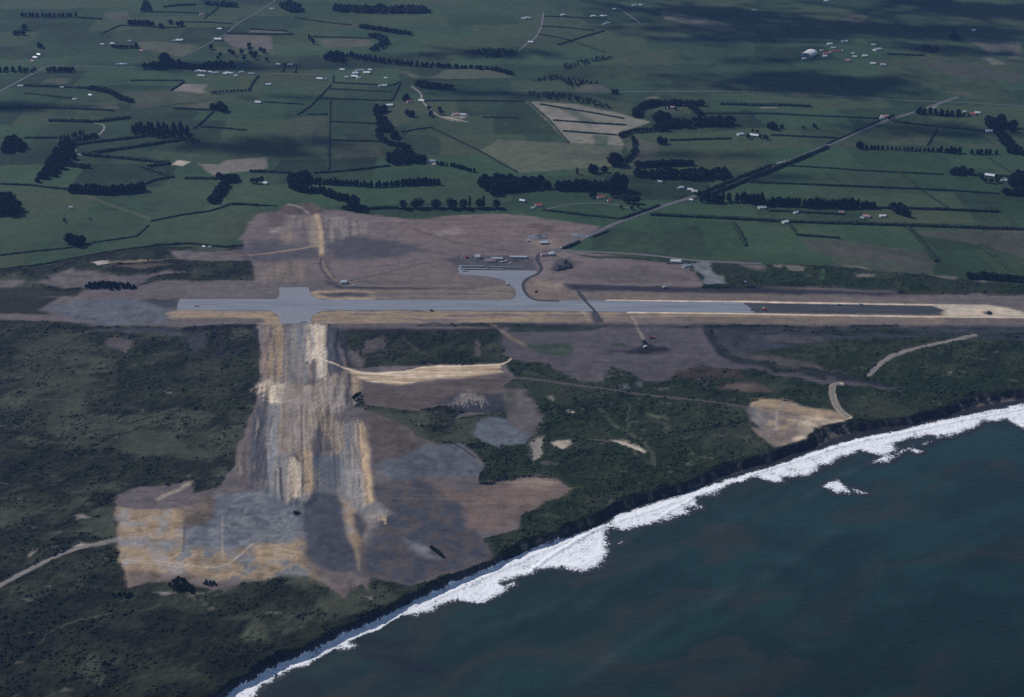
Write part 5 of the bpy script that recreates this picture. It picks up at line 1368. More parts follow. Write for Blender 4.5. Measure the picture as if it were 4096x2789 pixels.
    (trees_at, 'broad', 'A2:20,1545 60,1548 100,1540', 12, 'tree beside the low white house behind the earthworks', 'white house trees', dict()),
]
for fn, kind, s, h, label, group, kw in exec_trees:
    fn(kind, s, h, label, group, **kw)

# distant woods that read as one mass
def far_wood(s, h, label, spacing=9):
    P = g2(s); rr = np.random.RandomState(int(P[0, 1]) % 1000)
    lo, hi = P.min(0), P.max(0)
    n = int((hi - lo).prod() / spacing ** 2)
    q = lo + rr.rand(n, 2) * (hi - lo)
    q = q[poly_sd(q[:, 0], q[:, 1], P) > 0]
    src = PROTO['cypress'][1][0]
    V0 = np.array([v.co[:] for v in src.vertices])[:56]
    F0 = np.array([p.vertices[:] for p in src.polygons if len(p.vertices) == 4])
    V0[:, :2] *= 1.25
    V = []; F = []
    for i, (a, b) in enumerate(q):
        sc = h * rr.uniform(.75, 1.2)
        jit = 1 + rr.uniform(-.15, .15, V0.shape)
        V.append(V0 * sc * jit + np.array((a, b, hz(a, b)))); F.append(F0 + 56 * i)
    o = big_mesh('wood', np.concatenate(V), np.concatenate(F), M['cypress']); tag(o, label, 'wood', kind='stuff')


far_wood('A2:700,104 720,70 1100,70 1450,80 1550,112', 14, 'long dark plantation along the top of the picture')
far_wood('A2:245,60 330,40 420,60 440,106 350,106', 16, 'dark round wood at the top left of centre')
far_wood('A1:1700,40 1900,35 2060,62 1900,62', 11, 'thin dark wood near the far left road')
far_wood('A1:1190,105 1210,20 1250,20 1290,100', 9, 'dark gully bush at the top left')
far_wood('A2:1800,440 2000,410 2220,420 2250,470 2000,500 A2:1960,470', 6, 'dark gully bush right of the far hamlet')
far_wood('A3:500,590 560,540 860,480 950,490 640,570', 6, 'dark slanting gully bush in the hazy middle')
far_wood('A3:200,770 500,790 800,840 1000,930 700,880 300,830', 5, 'dark scrub strip along the top of the triangular field')
far_wood('A3:260,690 420,640 600,670 900,710 700,710 620,750 500,680', 6, 'dark gully bush below the far middle paddocks')
far_wood('A4:1400,430 1470,400 1590,410 1600,450', 9, 'dark clump of bush right of the arched shed')
far_wood('A4:1690,330 1710,295 1770,300 1780,350', 12, 'dark grove on the far right slope')

# ------------------------------------------------------------------ hedges
def hedge(s, h=4.0, w=4.5, label='', group=None, sm=0, name='hedge'):
    P = g2(s)
    if sm: P = smooth(P, sm)
    P = resample(P, 3.2)
    n = len(P)
    d = np.gradient(P, axis=0); d /= np.linalg.norm(d, axis=1)[:, None] + 1e-9
    nr = np.stack([-d[:, 1], d[:, 0]], 1)
    sd_ = int(abs(P[0, 0] * 7 + P[0, 1])) % 900
    rr = np.random.RandomState(sd_)
    vary = 1 + .28 * fbm(np.arange(n) / 3.5, np.zeros(n) + sd_, 3, 7)
    prof = [(-.5, -.1), (-.58, .4), (-.42, .85), (0, 1.05), (.42, .85), (.58, .4), (.5, -.1)]
    z0 = height(P[:, 0], P[:, 1]); V = []
    for a, b in prof:
        off_ = w * a * vary * (1 + .3 * rr.uniform(-1, 1, n))
        zz = z0 + h * b * (vary if b > 0 else 1) * (1 + .16 * rr.uniform(-1, 1, n))
        sh = .8 * rr.uniform(-1, 1, n)
        V.append(np.column_stack([P + nr * off_[:, None] + d * sh[:, None], zz]))
    V = np.concatenate(V); F = []
    for c_ in range(6):
        for i in range(n - 1):
            F.append((c_ * n + i, c_ * n + i + 1, (c_ + 1) * n + i + 1, (c_ + 1) * n + i))
    F.append([c_ * n for c_ in range(7)]); F.append([c_ * n + n - 1 for c_ in range(7)][::-1])
    o = obj(name, mesh_data(name, V, F, M['hedge'])); tag(o, label, 'hedge', group)


HEDGES = [
    ('A1:640,1222 850,1197 1220,1152', 5, 7, 'thick hedge running left from the big plantation', None),
    ('A1:690,1306 1000,1262 1500,1187', 5.5, 9, 'upper arm of the bold zigzag hedge on the left', None),
    ('A1:700,1306 1000,1334 1430,1378', 6, 8, 'middle arm of the bold zigzag hedge on the left', None),
    ('A1:1425,1384 1200,1412 1330,1452 1460,1497', 5, 7, 'lower hook of the zigzag hedge beside the white yard', None),
    ('B1:1210,125 1300,90 1380,70 1460,62', 4, 6, 'hedge joining the curved pine belt to the zigzag hedge', None),
    ('A1:200,1166 480,1166', 4, 5, 'short level hedge right of the left edge grove', None),
    ('A1:420,1022 800,1032 1100,995', 6, 9, 'thick dark hedge above the big left plantation', None),
    ('A1:0,912 400,912 960,937', 4, 6, 'long level hedge across the upper left pasture', None),
    ('A1:200,722 450,732 760,747', 5, 9, 'dark hedge leading into the left gully', None),
    ('A1:210,790 600,830 640,842', 3, 4, 'thin hedge under the left gully', None),
    ('A1:1640,1087 1720,1020 1800,942', 3.5, 4, 'slanting hedge climbing from the big plantation', None),
    ('A1:1690,1072 1900,1085 2080,1102', 3, 3.5, 'thin level hedge right of the big plantation', None),
    ('A1:1460,917 1620,924 1800,932', 4, 5, 'hedge under the pale strip field on the left', None),
    ('A1:1440,768 1500,730 1550,690', 4, 4, 'short slanting hedge beside the tan field', None),
    ('A1:1100,682 1300,680 1540,682', 3, 4, 'level hedge below the hamlet road', None),
    ('A1:2100,760 2130,700 2180,640', 4, 5, 'bushy hedge dropping from the hamlet road', None),
    ('A1:850,292 930,252 1010,220', 3, 4, 'slanting hedge on the far left slope', None),
    ('A1:1010,216 1180,225 1340,236 1560,232', 3, 4, 'hedge under the dark top left clump', None),
    ('A1:650,150 860,165', 4, 6, 'hedge trailing right from the upper left row', None),
    ('A1:1190,105 1400,104 1560,108 1760,122', 3, 4, 'thin hedge at the far top left', 'thin far hedges'),
    ('A1:1380,62 1500,48 1650,42', 5, 7, 'hedge at the very top left beside the gully', None),
    ('A1:1720,160 1840,60', 3, 4, 'slanting far hedge by the pink-roofed house', None),
    ('A1:1560,188 1780,192 1960,205', 3, 4, 'level far hedge by the straight road', None),
    ('A1:1910,285 2100,288 2310,290 A2:0,290 370,292', 3.5, 5, 'dark hedge along the top of the beige far field', None),
    ('A2:0,247 310,266', 3.5, 4, 'hedge above the narrow pale strip at the far left', None),
    ('A2:530,312 760,318 1020,326', 3, 4, 'hedge above the pale far field', None),
    ('A2:380,150 600,185 850,212', 3, 4, 'hedge running to the hazy far belt', None),
    ('A2:275,610 285,545 385,548 380,615', 4, 5, 'hedge boxed round a far garden by the road', None),
    ('A2:672,842 670,1000 665,1200 662,1430', 3, 4.5, 'long straight hedge running downhill in the middle left', None),
    ('A2:590,832 900,842 1190,852', 3, 4, 'level hedge at the head of the long straight hedge', None),
    ('A2:682,1027 880,1037 1070,1047', 3, 4, 'first cross hedge right of the long straight hedge', None),
    ('A2:682,1187 900,1192 1130,1197', 3, 4, 'second cross hedge right of the long straight hedge', None),
    ('A2:682,722 590,815 500,905 400,972', 3, 4.5, 'slanting hedge crossing the left middle paddocks', None),
    ('A2:1272,692 1235,770 1195,852', 3.5, 4, 'slanting hedge below the far hamlet', None),
    ('A2:700,640 702,700 950,712 1200,722 1275,692', 3, 4, 'hedge bordering the paddock under the hamlet', None),
    ('A2:650,752 900,762 1200,777', 2.6, 3.5, 'thin level hedge two paddocks under the hamlet', None),
    ('A2:110,862 280,872 450,882', 2.6, 3.5, 'short level hedge right of the lone white cottage', None),
    ('A2:480,966 570,966 660,967', 2.8, 4, 'short hedge meeting the long straight hedge', None),
    ('A2:1540,1082 1700,1160 1930,1272 2100,1370 2250,1452', 3, 4, 'long diagonal hedge edging the pale pasture', None),
    ('A2:1275,1117 1400,1095 1540,1077', 2.8, 3.5, 'hedge linking the crooked wood to the diagonal hedge', None),
    ('A2:1480,852 1800,852 2100,855 2310,856', 3, 4, 'level hedge left of the triangular field', None),
    ('A2:1960,992 2100,995 2260,997', 3, 4, 'short level hedge in the green paddock left of the triangle', None),
    ('A2:540,1462 800,1445 1000,1422 1180,1402', 4, 5, 'bushy hedge left of the crooked wood', None),
    ('A2:0,1450 200,1452 340,1462', 5, 7, 'bushy hedge under the pink field', None),
    ('A3:240,858 400,1000 580,1206', 3, 4, 'straight hedge down the left side of the triangular field', None),
    ('A3:340,882 700,940 1040,1002', 3, 5, 'upper inner hedge of the triangular pale field', None),
    ('A3:450,1017 700,1035 1060,1057', 3, 5, 'middle inner hedge of the triangular pale field', None),
    ('A3:530,1107 750,1125 985,1142', 3, 5, 'lower inner hedge of the triangular pale field', None),
    ('A3:350,222 600,240 800,262', 3, 4, 'far hedge below the top farm drive', None),
    ('A3:490,382 680,320 880,262', 4, 5, 'slanting dark hedge in the hazy middle', None),
    ('A3:330,292 480,315 620,352', 3, 4, 'far hedge crossing the hazy paddocks', None),
    ('A3:650,365 770,405 880,442', 3, 4, 'far hedge falling to the hazy gully', None),
    ('A3:370,140 600,148 900,162', 3, 4, 'far hedge in front of the top white sheds', None),
    ('A3:1430,1188 1700,1178 1950,1172', 4, 5, 'hedge between the round clump and the white farm', None),
    ('A3:1860,882 2080,886 2310,888 A4:520,902', 5, 8, 'thick level hedge in the right middle distance', None),
    ('A3:1650,962 1950,960 2310,962 A4:500,978 1100,1002', 3, 4, 'long thin hedge reaching the far road farm', None),
    ('A4:0,892 250,895', 4, 6, 'short hedge left of the cloud shadow', None),
    ('A4:180,1142 450,1155 750,1168', 3.5, 5, 'level hedge from the white farm to the diagonal road', None),
    ('A4:1215,1027 1600,1072 2000,1112', 4, 6, 'dark hedge right of the diagonal road, farthest one', None),
    ('A4:1582,1092 1540,1160 1500,1232', 3.5, 4, 'slanting hedge joining the right hedgerow', None),
    ('A4:1890,1478 2000,1482 2200,1490', 3.5, 4.5, 'hedge right of the square clump', None),
    ('A4:2000,1320 2100,1390 2230,1470', 2.8, 3.5, 'thin slanting hedge near the right edge', None),
    ('A4:150,1390 500,1410 800,1430 1100,1448 1640,1475', 2.6, 3.5, 'long faint hedge right of the diagonal road', None),
    ('A4:1160,460 1300,465 1480,472', 4, 6, 'dark hedge right of the arched shed', None),
    ('B4:640,22 720,75 790,125', 2.6, 3.5, 'thin slanting hedge above the right shelterbelt', None),
    ('B4:1270,22 1350,85 1430,155', 2.6, 4, 'second thin slanting hedge above the right shelterbelt', None),
    ('B4:1470,185 1570,250 1680,322', 2.6, 3.5, 'thin slanting hedge between the two long right hedges', None),
    ('B3:1950,80 2320,105 B4:0,107 800,137 1430,162 2110,202', 3.2, 5, 'long level hedge behind the right shelterbelt', None),
    ('B4:1060,322 1130,324 1200,327', 4, 5, 'short hedge from the shelterbelt to the crossing clump', None),
    ('B4:1310,327 1700,340 2110,356', 4.5, 6, 'level hedge running right from the crossing clump', None),
    ('B3:1270,380 1800,405 2310,432 B4:350,440 900,456 1600,478 2320,504 2700,515', 5, 7.5, 'bold long hedge across the right pasture', None),
    ('B4:170,347 330,352 560,365 800,377', 3.5, 5, 'hedge joining the two small white houses', None),
    ('B4:350,472 380,515 410,552', 4, 4.5, 'short hedge dropping from the white barn', None),
    ('B4:412,552 560,562 760,577', 3.5, 4.5, 'short level hedge below the bold long hedge', None),
    ('B4:1340,482 1450,600 1530,700 1582,772', 4.5, 6.5, 'slanting hedge dropping from the bold long hedge', None),
    ('B4:1950,642 2080,740 2200,850 2300,922', 4, 6.5, 'slanting hedge near the right edge above the runway end', None),
    ('B3:1972,452 2020,530 2072,642', 4, 6.5, 'isolated slanting hedge in the right paddock', None),
    ('B3:360,342 500,355 700,382 880,400 1020,417', 3.5, 4.5, 'hedge along the top edge of the bare field', None),
    ('B3:1022,414 1180,360 1340,302', 4, 6, 'bushy hedge on the left side of the diagonal road', None),
    ('B3:528,668 600,640 665,608', 4, 5, 'short dark hedge on the right of the road at the aerodrome', None),
    ('B3:785,565 850,542 915,518', 2.5, 3, 'short low hedge on the right of the road', None),
    ('B3:1650,218 1900,118 2280,-30', 6, 7, 'tall dark hedge left of the diagonal road', None),
    ('B3:1700,240 1950,140 2310,0 A4:0,1510 300,1395 660,1248', 6.5, 8, 'tall dark hedge right of the diagonal road', None),
    ('A4:660,1215 900,1110 1100,1018', 3.5, 4, 'hedge left of the far half of the diagonal road', None),
    ('B2:1250,330 1500,330 1800,332 2150,330', 4, 5, 'low hedge under the open row of trees', None),
    ('B2:960,332 1100,326 1250,322', 5, 6, 'bushy hedge between the tall cypress and the open row', None),
    ('B1:1560,72 1700,74 1830,78', 4.5, 7, 'bushy hedge left of the small grove', None),
    ('B1:1950,290 2060,293 2180,300', 4, 5, 'short dark hedge below the slanting belt', None),
    ('B1:0,722 250,692 560,662 800,612 1150,562 1220,500 1250,470', 2.2, 3, 'thin hedge winding across the near left pasture', None),
    ('B1:1270,435 1530,382 1750,352 1850,325 1940,292', 2.8, 3.5, 'hedge rising to the short dark hedge', None),
    ('B1:-50,850 100,832 400,792 750,722 1000,682 1320,637', 2.8, 4, 'hedge dividing pasture from scrub on the left', None),
    ('B1:1320,637 1600,622 1900,652 2050,640', 3.2, 4.5, 'dark hedge above the grey bare strip', None),
    ('B1:0,120 250,130 560,165', 3.5, 5, 'hedge left of the curved pine belt', None),
    ('B2:0,290 80,300 230,305', 2.5, 3, 'thin hedge left of the dirt knoll', None),
]
for s, h, w, lb, gp in HEDGES:
    hedge(s, h, w, lb, gp)
trees_at('broad', 'B1:545,435', 6, 'single low bush tree on the near left pasture')
trees_at('broad', 'B1:760,418', 4, 'tiny bush right of the single low bush tree')
trees_at('broad', 'D2:1530,330 1550,342 1570,356 1590,372 1608,388 1620,396', 4.5, 'dark bush on the slate ground near the cliff', 'bushes on the slate ground')
trees_at('broad', 'C2:880,505 905,490 925,470', 7, 'dark bush at the right foot of the cross strip', 'bushes by the cross strip')
block('broad', 'D1:1420,650 1530,575 1560,590 1590,640 1640,670 1610,700 1530,690', 5, 'dark tree in the gully below the bare lobe', 'lobe gully trees', 5)
block('broad', 'D1:1700,640 1720,610 1820,625 1830,640', 3.5, 'bush beside the gully trees of the lobe', 'lobe bushes', 4)
block('cypress', 'D1:890,740 950,710 1110,715 1100,745', 5, 'dark bush in the hollow left of the lobe gully', 'hollow bushes', 6)

print('TREES', COUNT)

# ------------------------------------------------------------------ houses and sheds
M['white'] = mat_plain('white_paint', (.72, .72, .70), .6, .08, .5)
M['tin'] = mat_plain('bare_tin_roof', (.62, .65, .70), .42, .1, .4, .5)
M['tin2'] = mat_plain('weathered_tin_roof', (.36, .39, .43), .5, .15, .4, .5)
M['red'] = mat_plain('red_roof', (.33, .085, .075), .6, .15, .4)
M['pink'] = mat_plain('faded_red_roof', (.42, .23, .22), .6, .15, .4)
M['grey'] = mat_plain('grey_board', (.3, .31, .32), .7, .12, .5)
M['pane'] = mat_plain('window_glass', (.03, .035, .045), .15, .05, 1, .6)
M['door'] = mat_plain('door_paint', (.12, .10, .09), .6, .1, 1)
M['brick'] = mat_plain('chimney_brick', (.22, .11, .08), .9, .2, 2)


def house_parts(wall, roof, L=12.0, W=8.0, H=3.2, R=2.2, kind='house'):
    """parts of a gabled building standing on z = 0, ridge along x"""
    out = []
    b = MB(); x0, x1, y0, y1 = -L / 2, L / 2, -W / 2, W / 2
    b.V = [(x0, y0, -.6), (x1, y0, -.6), (x1, y1, -.6), (x0, y1, -.6), (x0, y0, H), (x1, y0, H), (x1, y1, H), (x0, y1, H), (x0, 0, H + R), (x1, 0, H + R)]
    b.F = [(0, 1, 5, 4), (2, 3, 7, 6), (1, 2, 6, 9, 5), (3, 0, 4, 8, 7), (0, 3, 2, 1)]
    out.append(('wall', b.data('wall', M[wall])))
    b = MB(); e = .5; t = .18
    for sg in (-1, 1):
        k0 = len(b.V)
        yo = sg * (W / 2 + e); zo = H - e * R / (W / 2) + .05
        for xx in (x0 - e, x1 + e):
            b.V += [(xx, yo, zo), (xx, 0, H + R + .05), (xx, 0, H + R + .05 + t), (xx, yo, zo + t)]
        b.F += [tuple(k0 + i for i in f) for f in ((0, 1, 2, 3), (4, 7, 6, 5), (3, 2, 6, 7), (0, 4, 5, 1), (0, 3, 7, 4))]
    out.append(('roof', b.data('roof', M[roof])))
    b = MB().box(-.55, .55, y0 - .08, y0 + .05, 0, 2.2)
    out.append(('door', b.data('door', M['door'])))
    ws = [(-L * .32, y0), (L * .28, y0), (-L * .3, y1), (L * .3, y1)] if kind == 'house' else [(-L * .25, y0), (L * .25, y0)]
    for wx, wy in ws:
        s_ = -1 if wy < 0 else 1
        b = MB().box(wx - .8, wx + .8, wy - .06, wy + .06, 1.0, 2.3)
        out.append(('window', b.data('window', M['pane'])))
    if kind == 'house':
        b = MB().box(L * .18, L * .18 + .9, -.45, .45, H + R * .4, H + R + 1.1)
        out.append(('chimney', b.data('chimney', M['brick'])))
    return out


HP = {'house': house_parts('white', 'tin'), 'red': house_parts('white', 'red'), 'pink': house_parts('white', 'pink'), 'greyroof': house_parts('white', 'tin2'),
      'shed': house_parts('grey', 'tin', kind='shed'), 'whiteshed': house_parts('white', 'white', kind='shed'), 'barn': house_parts('tin2', 'tin2', kind='shed')}


def building(style, s, label, group=None, L=1.0, W=1.0, H=1.0, rot=None):
    p = g2(s)[0]
    nm = 'shed' if style in ('shed', 'whiteshed', 'barn') else 'house'
    e = bpy.data.objects.new(nm, None); COLL.objects.link(e); e.empty_display_size = .1
    e.location = (p[0], p[1], hz(*p)); e.scale = (L, W, H)
    e.rotation_euler = (0, 0, rnd.uniform(-.5, .5) if rot is None else rot)
    roof = None
    for pn, me in HP[style]:
        c_ = bpy.data.objects.new(pn, me); COLL.objects.link(c_); c_.parent = roof if pn == 'chimney' else e
        if pn == 'roof': roof = c_
    tag(e, label, 'shed' if nm == 'shed' else 'house', group)


HOUSES = [
    ('house', 'A1:865,380', 'first white house of the far left farm row', 1.1), ('house', 'A1:950,375', 'brighter white house second in the far left farm row', 1.4), ('greyroof', 'A1:1095,352', 'grey-roofed house behind the far left farm trees', 1.2),
    ('red', 'A1:1195,434', 'red-roofed house right of the far left farm trees', 1.3), ('shed', 'A1:1515,347', 'long white shed on the olive far left field', 2.2), ('greyroof', 'A1:1465,350', 'small grey shed left of the long white shed', .9),
    ('house', 'A1:1855,250', 'white house beside the straight far left road', 1.5), ('shed', 'A1:1840,338', 'large bright shed at the corner of the beige far field', 2.3), ('pink', 'A1:1705,127', 'pale pink roof by the far slanting hedge', 1.7),
    ('house', 'A1:330,467', 'upper white house of the three near the left edge', 1.3), ('house', 'A1:300,492', 'middle white house of the three near the left edge', 1.5), ('red', 'A1:275,522', 'red-roofed lowest house of the three near the left edge', 1.2),
    ('greyroof', 'A1:175,732', 'hazy pink-grey house under the left road', 1.5), ('house', 'A1:525,744', 'tiny white house under the pale left strip', 1.0), ('house', 'A1:630,845', 'tiny bright house at the corner of the left hedge', 1.2), ('greyroof', 'A1:765,810', 'dim roof in the left gully paddock', 1.2),
    ('house', 'A1:2265,719', 'white cottage alone right of the bushy hedge', 1.5), ('house', 'A1:2178,870', 'bright white cottage alone in the middle left paddock', 1.6), ('house', 'A2:240,549', 'white cottage left of the boxed garden', 1.3), ('greyroof', 'A2:340,552', 'grey-roofed house inside the boxed garden hedge', 1.8),
    ('shed', 'A2:590,672', 'bright white house under dark trees below the far road', 1.8), ('greyroof', 'A2:640,672', 'small outbuilding right of the bright house under trees', .9), ('house', 'A2:780,594', 'house at the left end of the far hamlet', 1.4),
    ('house', 'A2:815,657', 'small white cottage on the low side of the hamlet road', 1.1), ('shed', 'A2:885,652', 'large bright white hall in the far hamlet', 2.0), ('house', 'A2:917,662', 'small bright cottage right of the hamlet hall', 1.2), ('house', 'A2:890,624', 'white house directly behind the hamlet hall', 1.7),
    ('whiteshed', 'A2:985,620', 'tall bright white block at the right of the hamlet', 2.0), ('greyroof', 'A2:910,602', 'grey-roofed house at the back of the hamlet', 1.4), ('greyroof', 'A2:945,598', 'dim house at the back right of the hamlet', 1.3), ('greyroof', 'A2:1015,596', 'dim house right behind the tall white block', 1.2),
    ('greyroof', 'A2:1105,729', 'left dim roof of the farm pair below the hamlet', 1.5), ('house', 'A2:1135,728', 'right white roof of the farm pair below the hamlet', 1.5), ('house', 'A2:1145,665', 'tiny white cottage right of the hamlet', 1.0), ('red', 'A2:1345,862', 'red-roofed white cottage in the far paddock', 1.5),
    ('whiteshed', 'A2:1448,857', 'bright white shed at the bend of the winding drive', 1.6), ('whiteshed', 'A2:1175,895', 'bright white shed at the head of the crooked wood', 1.9), ('pink', 'A2:1740,972', 'pale roofed barn in the far yard', 2.0), ('house', 'A2:1800,974', 'white shed at the right of the far yard', 1.5),
    ('greyroof', 'A2:1530,1367', 'grey building in the pale yard at the lower crooked wood', 1.8), ('house', 'A2:185,80', 'pale house beside the top left road', 1.4),
    ('greyroof', 'A3:200,162', 'left roof of the top farm by the drive', 1.5), ('greyroof', 'A3:235,157', 'right roof of the top farm by the drive', 1.9), ('house', 'A3:530,131', 'white shed right of the top farm drive', 1.4), ('house', 'A3:785,142', 'left white shed of the top middle row', 1.6),
    ('house', 'A3:862,140', 'middle white shed of the top middle row', 1.3), ('house', 'A3:888,140', 'right white shed of the top middle row', 1.0), ('house', 'A3:880,209', 'bright cottage below the top middle row', 1.3), ('greyroof', 'A3:907,200', 'dim house behind the bright top cottage', 1.6),
    ('house', 'A3:260,362', 'bright white shed at the end of the top farm drive', 1.6), ('house', 'A3:965,82', 'small roof near the short top drive', 1.3), ('house', 'A3:1130,50', 'left roof of the pair at the very top', 1.5), ('house', 'A3:1185,47', 'right roof of the pair at the very top', 1.2),
    ('pink', 'A3:1440,914', 'pink-roofed house under the arched belt', 2.0), ('house', 'A3:2025,1139', 'white shed left of the white farmhouse in the middle distance', 1.6), ('shed', 'A3:2145,1150', 'white farmhouse among shelter trees in the middle distance', 2.2), ('house', 'A3:2145,92', 'tiny white roof in the far shaded hills', 1.4),
    ('house', 'A4:680,377', 'white house behind the arched shed', 1.6), ('house', 'A4:795,354', 'left roof of the pair above the factory row', 1.3), ('house', 'A4:820,354', 'right roof of the pair above the factory row', 1.0), ('greyroof', 'A4:615,430', 'grey roof right of the arched shed', 1.0), ('greyroof', 'A4:710,410', 'pale roof behind the long red building', 1.4),
    ('red', 'A4:650,457', 'red-roofed wing of the factory row', 1.7), ('house', 'A4:640,480', 'white house at the front of the factory row', 1.3), ('house', 'A4:770,436', 'bright cottage at the right end of the long red building', 1.4), ('house', 'A4:465,499', 'bright cottage in front of the arched shed', 1.2),
    ('pink', 'A4:835,514', 'pinkish cottage on the open slope', 1.4), ('greyroof', 'A4:875,457', 'dim cottage above the bright hillside cottages', 1.1), ('house', 'A4:890,484', 'left bright hillside cottage', 1.2), ('house', 'A4:977,477', 'middle bright hillside cottage', 1.5), ('house', 'A4:1045,542', 'lowest bright hillside cottage', 1.5),
    ('house', 'A4:1050,384', 'white roof above the grey-roofed hall', 1.3), ('greyroof', 'A4:1080,424', 'broad grey-roofed hall on the far slope', 2.6), ('greyroof', 'A4:1130,552', 'dim roof right of the lowest hillside cottage', 1.6), ('pink', 'A4:1145,988', 'pink-roofed house at the far road farm', 1.9), ('greyroof', 'A4:1120,1002', 'grey shed at the far road farm', 1.4),
    ('red', 'A4:1885,970', 'orange-red house at the end of the road belt', 1.8), ('house', 'A4:1925,958', 'white house right of the orange-red house', 1.4), ('house', 'A4:1820,948', 'small roof hidden in the road end belt', 1.0), ('house', 'A4:2020,1113', 'white shed left of the dark right grove', 1.8), ('shed', 'A4:2030,1488', 'long white farmhouse roof near the right edge', 2.2),
    ('greyroof', 'A4:2155,1528', 'grey-white shed by the right edge grove', 1.8), ('house', 'A4:1895,260', 'faint white roof on the far right hills', 1.4), ('house', 'A4:650,14', 'faint roof at the very top right', 1.4),
    ('shed', 'B3:190,267', 'white shed above the red-roofed barn', 1.3), ('red', 'B3:325,304', 'red-roofed barn at the edge of the bare field', 1.7), ('house', 'B3:277,328', 'small white hut left of the red-roofed barn', .8), ('red', 'B3:850,236', 'long red-roofed house with garden trees', 1.9), ('red', 'B3:925,264', 'small red-roofed shed below the long red house', 1.0),
    ('house', 'B3:1530,154', 'white cottage left of the road hedge', 1.1), ('house', 'B3:1508,160', 'tiny shed left of the white road cottage', .7), ('house', 'B3:1605,172', 'white house second from the road hedge', 1.3), ('whiteshed', 'B3:1640,187', 'bright white house nearest the road hedge', 1.2), ('greyroof', 'B3:1350,105', 'dim shed under the long wood', 1.1), ('whiteshed', 'B3:1612,260', 'low white shed at the road bend', .9),
    ('greyroof', 'B3:2210,325', 'grey-roofed farmhouse beside the pine block', 1.7), ('whiteshed', 'B4:395,366', 'bright small house left on the right pasture hedge', 1.0), ('pink', 'B4:780,364', 'pale house right on the right pasture hedge', 1.1), ('whiteshed', 'B4:305,445', 'white barn standing in the bold long hedge', 1.5), ('pink', 'B4:990,398', 'pinkish house beside the bright white one', 1.5),
    ('whiteshed', 'B4:1127,395', 'bright white house left of the crossing clump', 1.3), ('greyroof', 'B4:955,412', 'low grey shed left of the pinkish house', .9), ('house', 'B1:2235,116', 'low white house beside trees behind the earthworks', 1.4), ('greyroof', 'B1:600,322', 'small pale shed alone on the near left pasture', .9),
    ('whiteshed', 'B1:1722,655', 'left white hut of two at the scrub hedge', .7), ('whiteshed', 'B1:1770,657', 'right white hut of two at the scrub hedge', .7),
]
for st_, s, lb, sc in HOUSES:
    building(st_, s, lb, None, sc * .72, sc * .68, .6 + .22 * sc)
for i, s in enumerate(('A1:1000,547', 'A1:1030,547', 'A1:1058,547')):
    building('house', s, ('left', 'middle', 'right')[i] + ' white house in the hedged garden by the left road', None, .8, .8, .85)
for s, lb, sc in (('A1:1660,607', 'white house at the left end of the roadside hamlet', 1.2), ('A1:1685,605', 'second white house of the roadside hamlet', 1.5), ('A1:1725,608', 'third white house of the roadside hamlet', 1.2), ('A1:1775,614', 'dim fourth house of the roadside hamlet', 1.3),
                  ('A1:1820,620', 'broad fifth house of the roadside hamlet', 1.7), ('A1:1900,628', 'left bright house of the hamlet centre', 1.2), ('A1:1920,620', 'middle bright house of the hamlet centre', 1.4), ('A1:1948,624', 'right bright house of the hamlet centre', 1.2),
                  ('A1:1700,645', 'long white house below the roadside hamlet', 2.0), ('A1:1990,645', 'small white house below the hamlet centre', 1.1), ('A1:2035,615', 'white house right of the hamlet centre', 1.2), ('A1:2120,627', 'dim house at the right end of the roadside hamlet', 1.6)):
    building('greyroof' if lb.startswith('dim') else 'house', s, lb, None, sc * .75, .75, .85)
# long buildings
building('red', 'A4:730,440', 'long white-fronted red-roofed factory building', None, 2.5, .9, 1.1, .1)
building('whiteshed', 'B3:1482,780', 'long bright white building beside the service road', None, 1.5, .9, 1.1, -.06)
building('whiteshed', 'B3:1575,818', 'small white shed at the end of the building drive', None, 1.3, .6, .8, .5)
building('pink', 'B3:375,718', 'faded red site office beside the access road', None, 1.1, 1.1, 1, .2)
building('whiteshed', 'B3:430,716', 'bright white site hut nearest the road end', None, .8, 1.1, 1.2, .3)
building('shed', 'B3:370,622', 'white site shed on the tan patch by the road', None, 1.2, .9, 1, .1)
building('whiteshed', 'B3:235,602', 'tiny white hut left of the grey gravel heap', None, .5, .5, .8, .1)
building('whiteshed', 'B2:790,955', 'white hut at the foot of the haul track', None, .9, .9, 1.1, .2)
building('whiteshed', 'B2:1920,742', 'white site hut at the left of the plant yard', None, .75, .9, 1.2, .1)
building('shed', 'B2:2085,755', 'long low white shed in the middle of the plant yard', None, 1.6, .6, .8, 0)
building('pink', 'B2:2030,775', 'faded shed in front of the long low shed', None, 1.4, .7, .8, .1)
building('shed', 'B2:2265,742', 'long pale shed at the right of the plant yard', None, 2.4, .6, .8, -.05)
building('barn', 'B2:2010,768', 'weathered dark shed left in the plant yard', None, .9, .7, .8, .1)

# barrel-vaulted store on the far slope
p = g2('A4:505,470')[0]
e = bpy.data.objects.new('arched_shed', None); COLL.objects.link(e); e.location = (p[0], p[1], hz(*p)); e.rotation_euler = (0, 0, radians(58)); e.empty_display_size = .1
tag(e, 'large white arched shed with ribbed roof on the far slope', 'shed')
L_, W_, H0, R_ = 46.0, 32.0, 3.5, 8.5
b = MB(); ns = 14
arc = [(-W_ / 2 * cos(pi * i / ns), H0 + R_ * sin(pi * i / ns)) for i in range(ns + 1)]
for xx in (-L_ / 2, L_ / 2):
    for yy, zz in [(-W_ / 2, -1.0)] + arc + [(W_ / 2, -1.0)]: b.V.append((xx, yy, zz))
n_ = ns + 3
b.F = [tuple(range(n_)), tuple(range(2 * n_ - 1, n_ - 1, -1)), (0, n_, n_ + 1, 1), (n_ - 2, 2 * n_ - 2, 2 * n_ - 1, n_ - 1)]
obj('wall', b.data('wall', M['grey']), e)
nb = 14
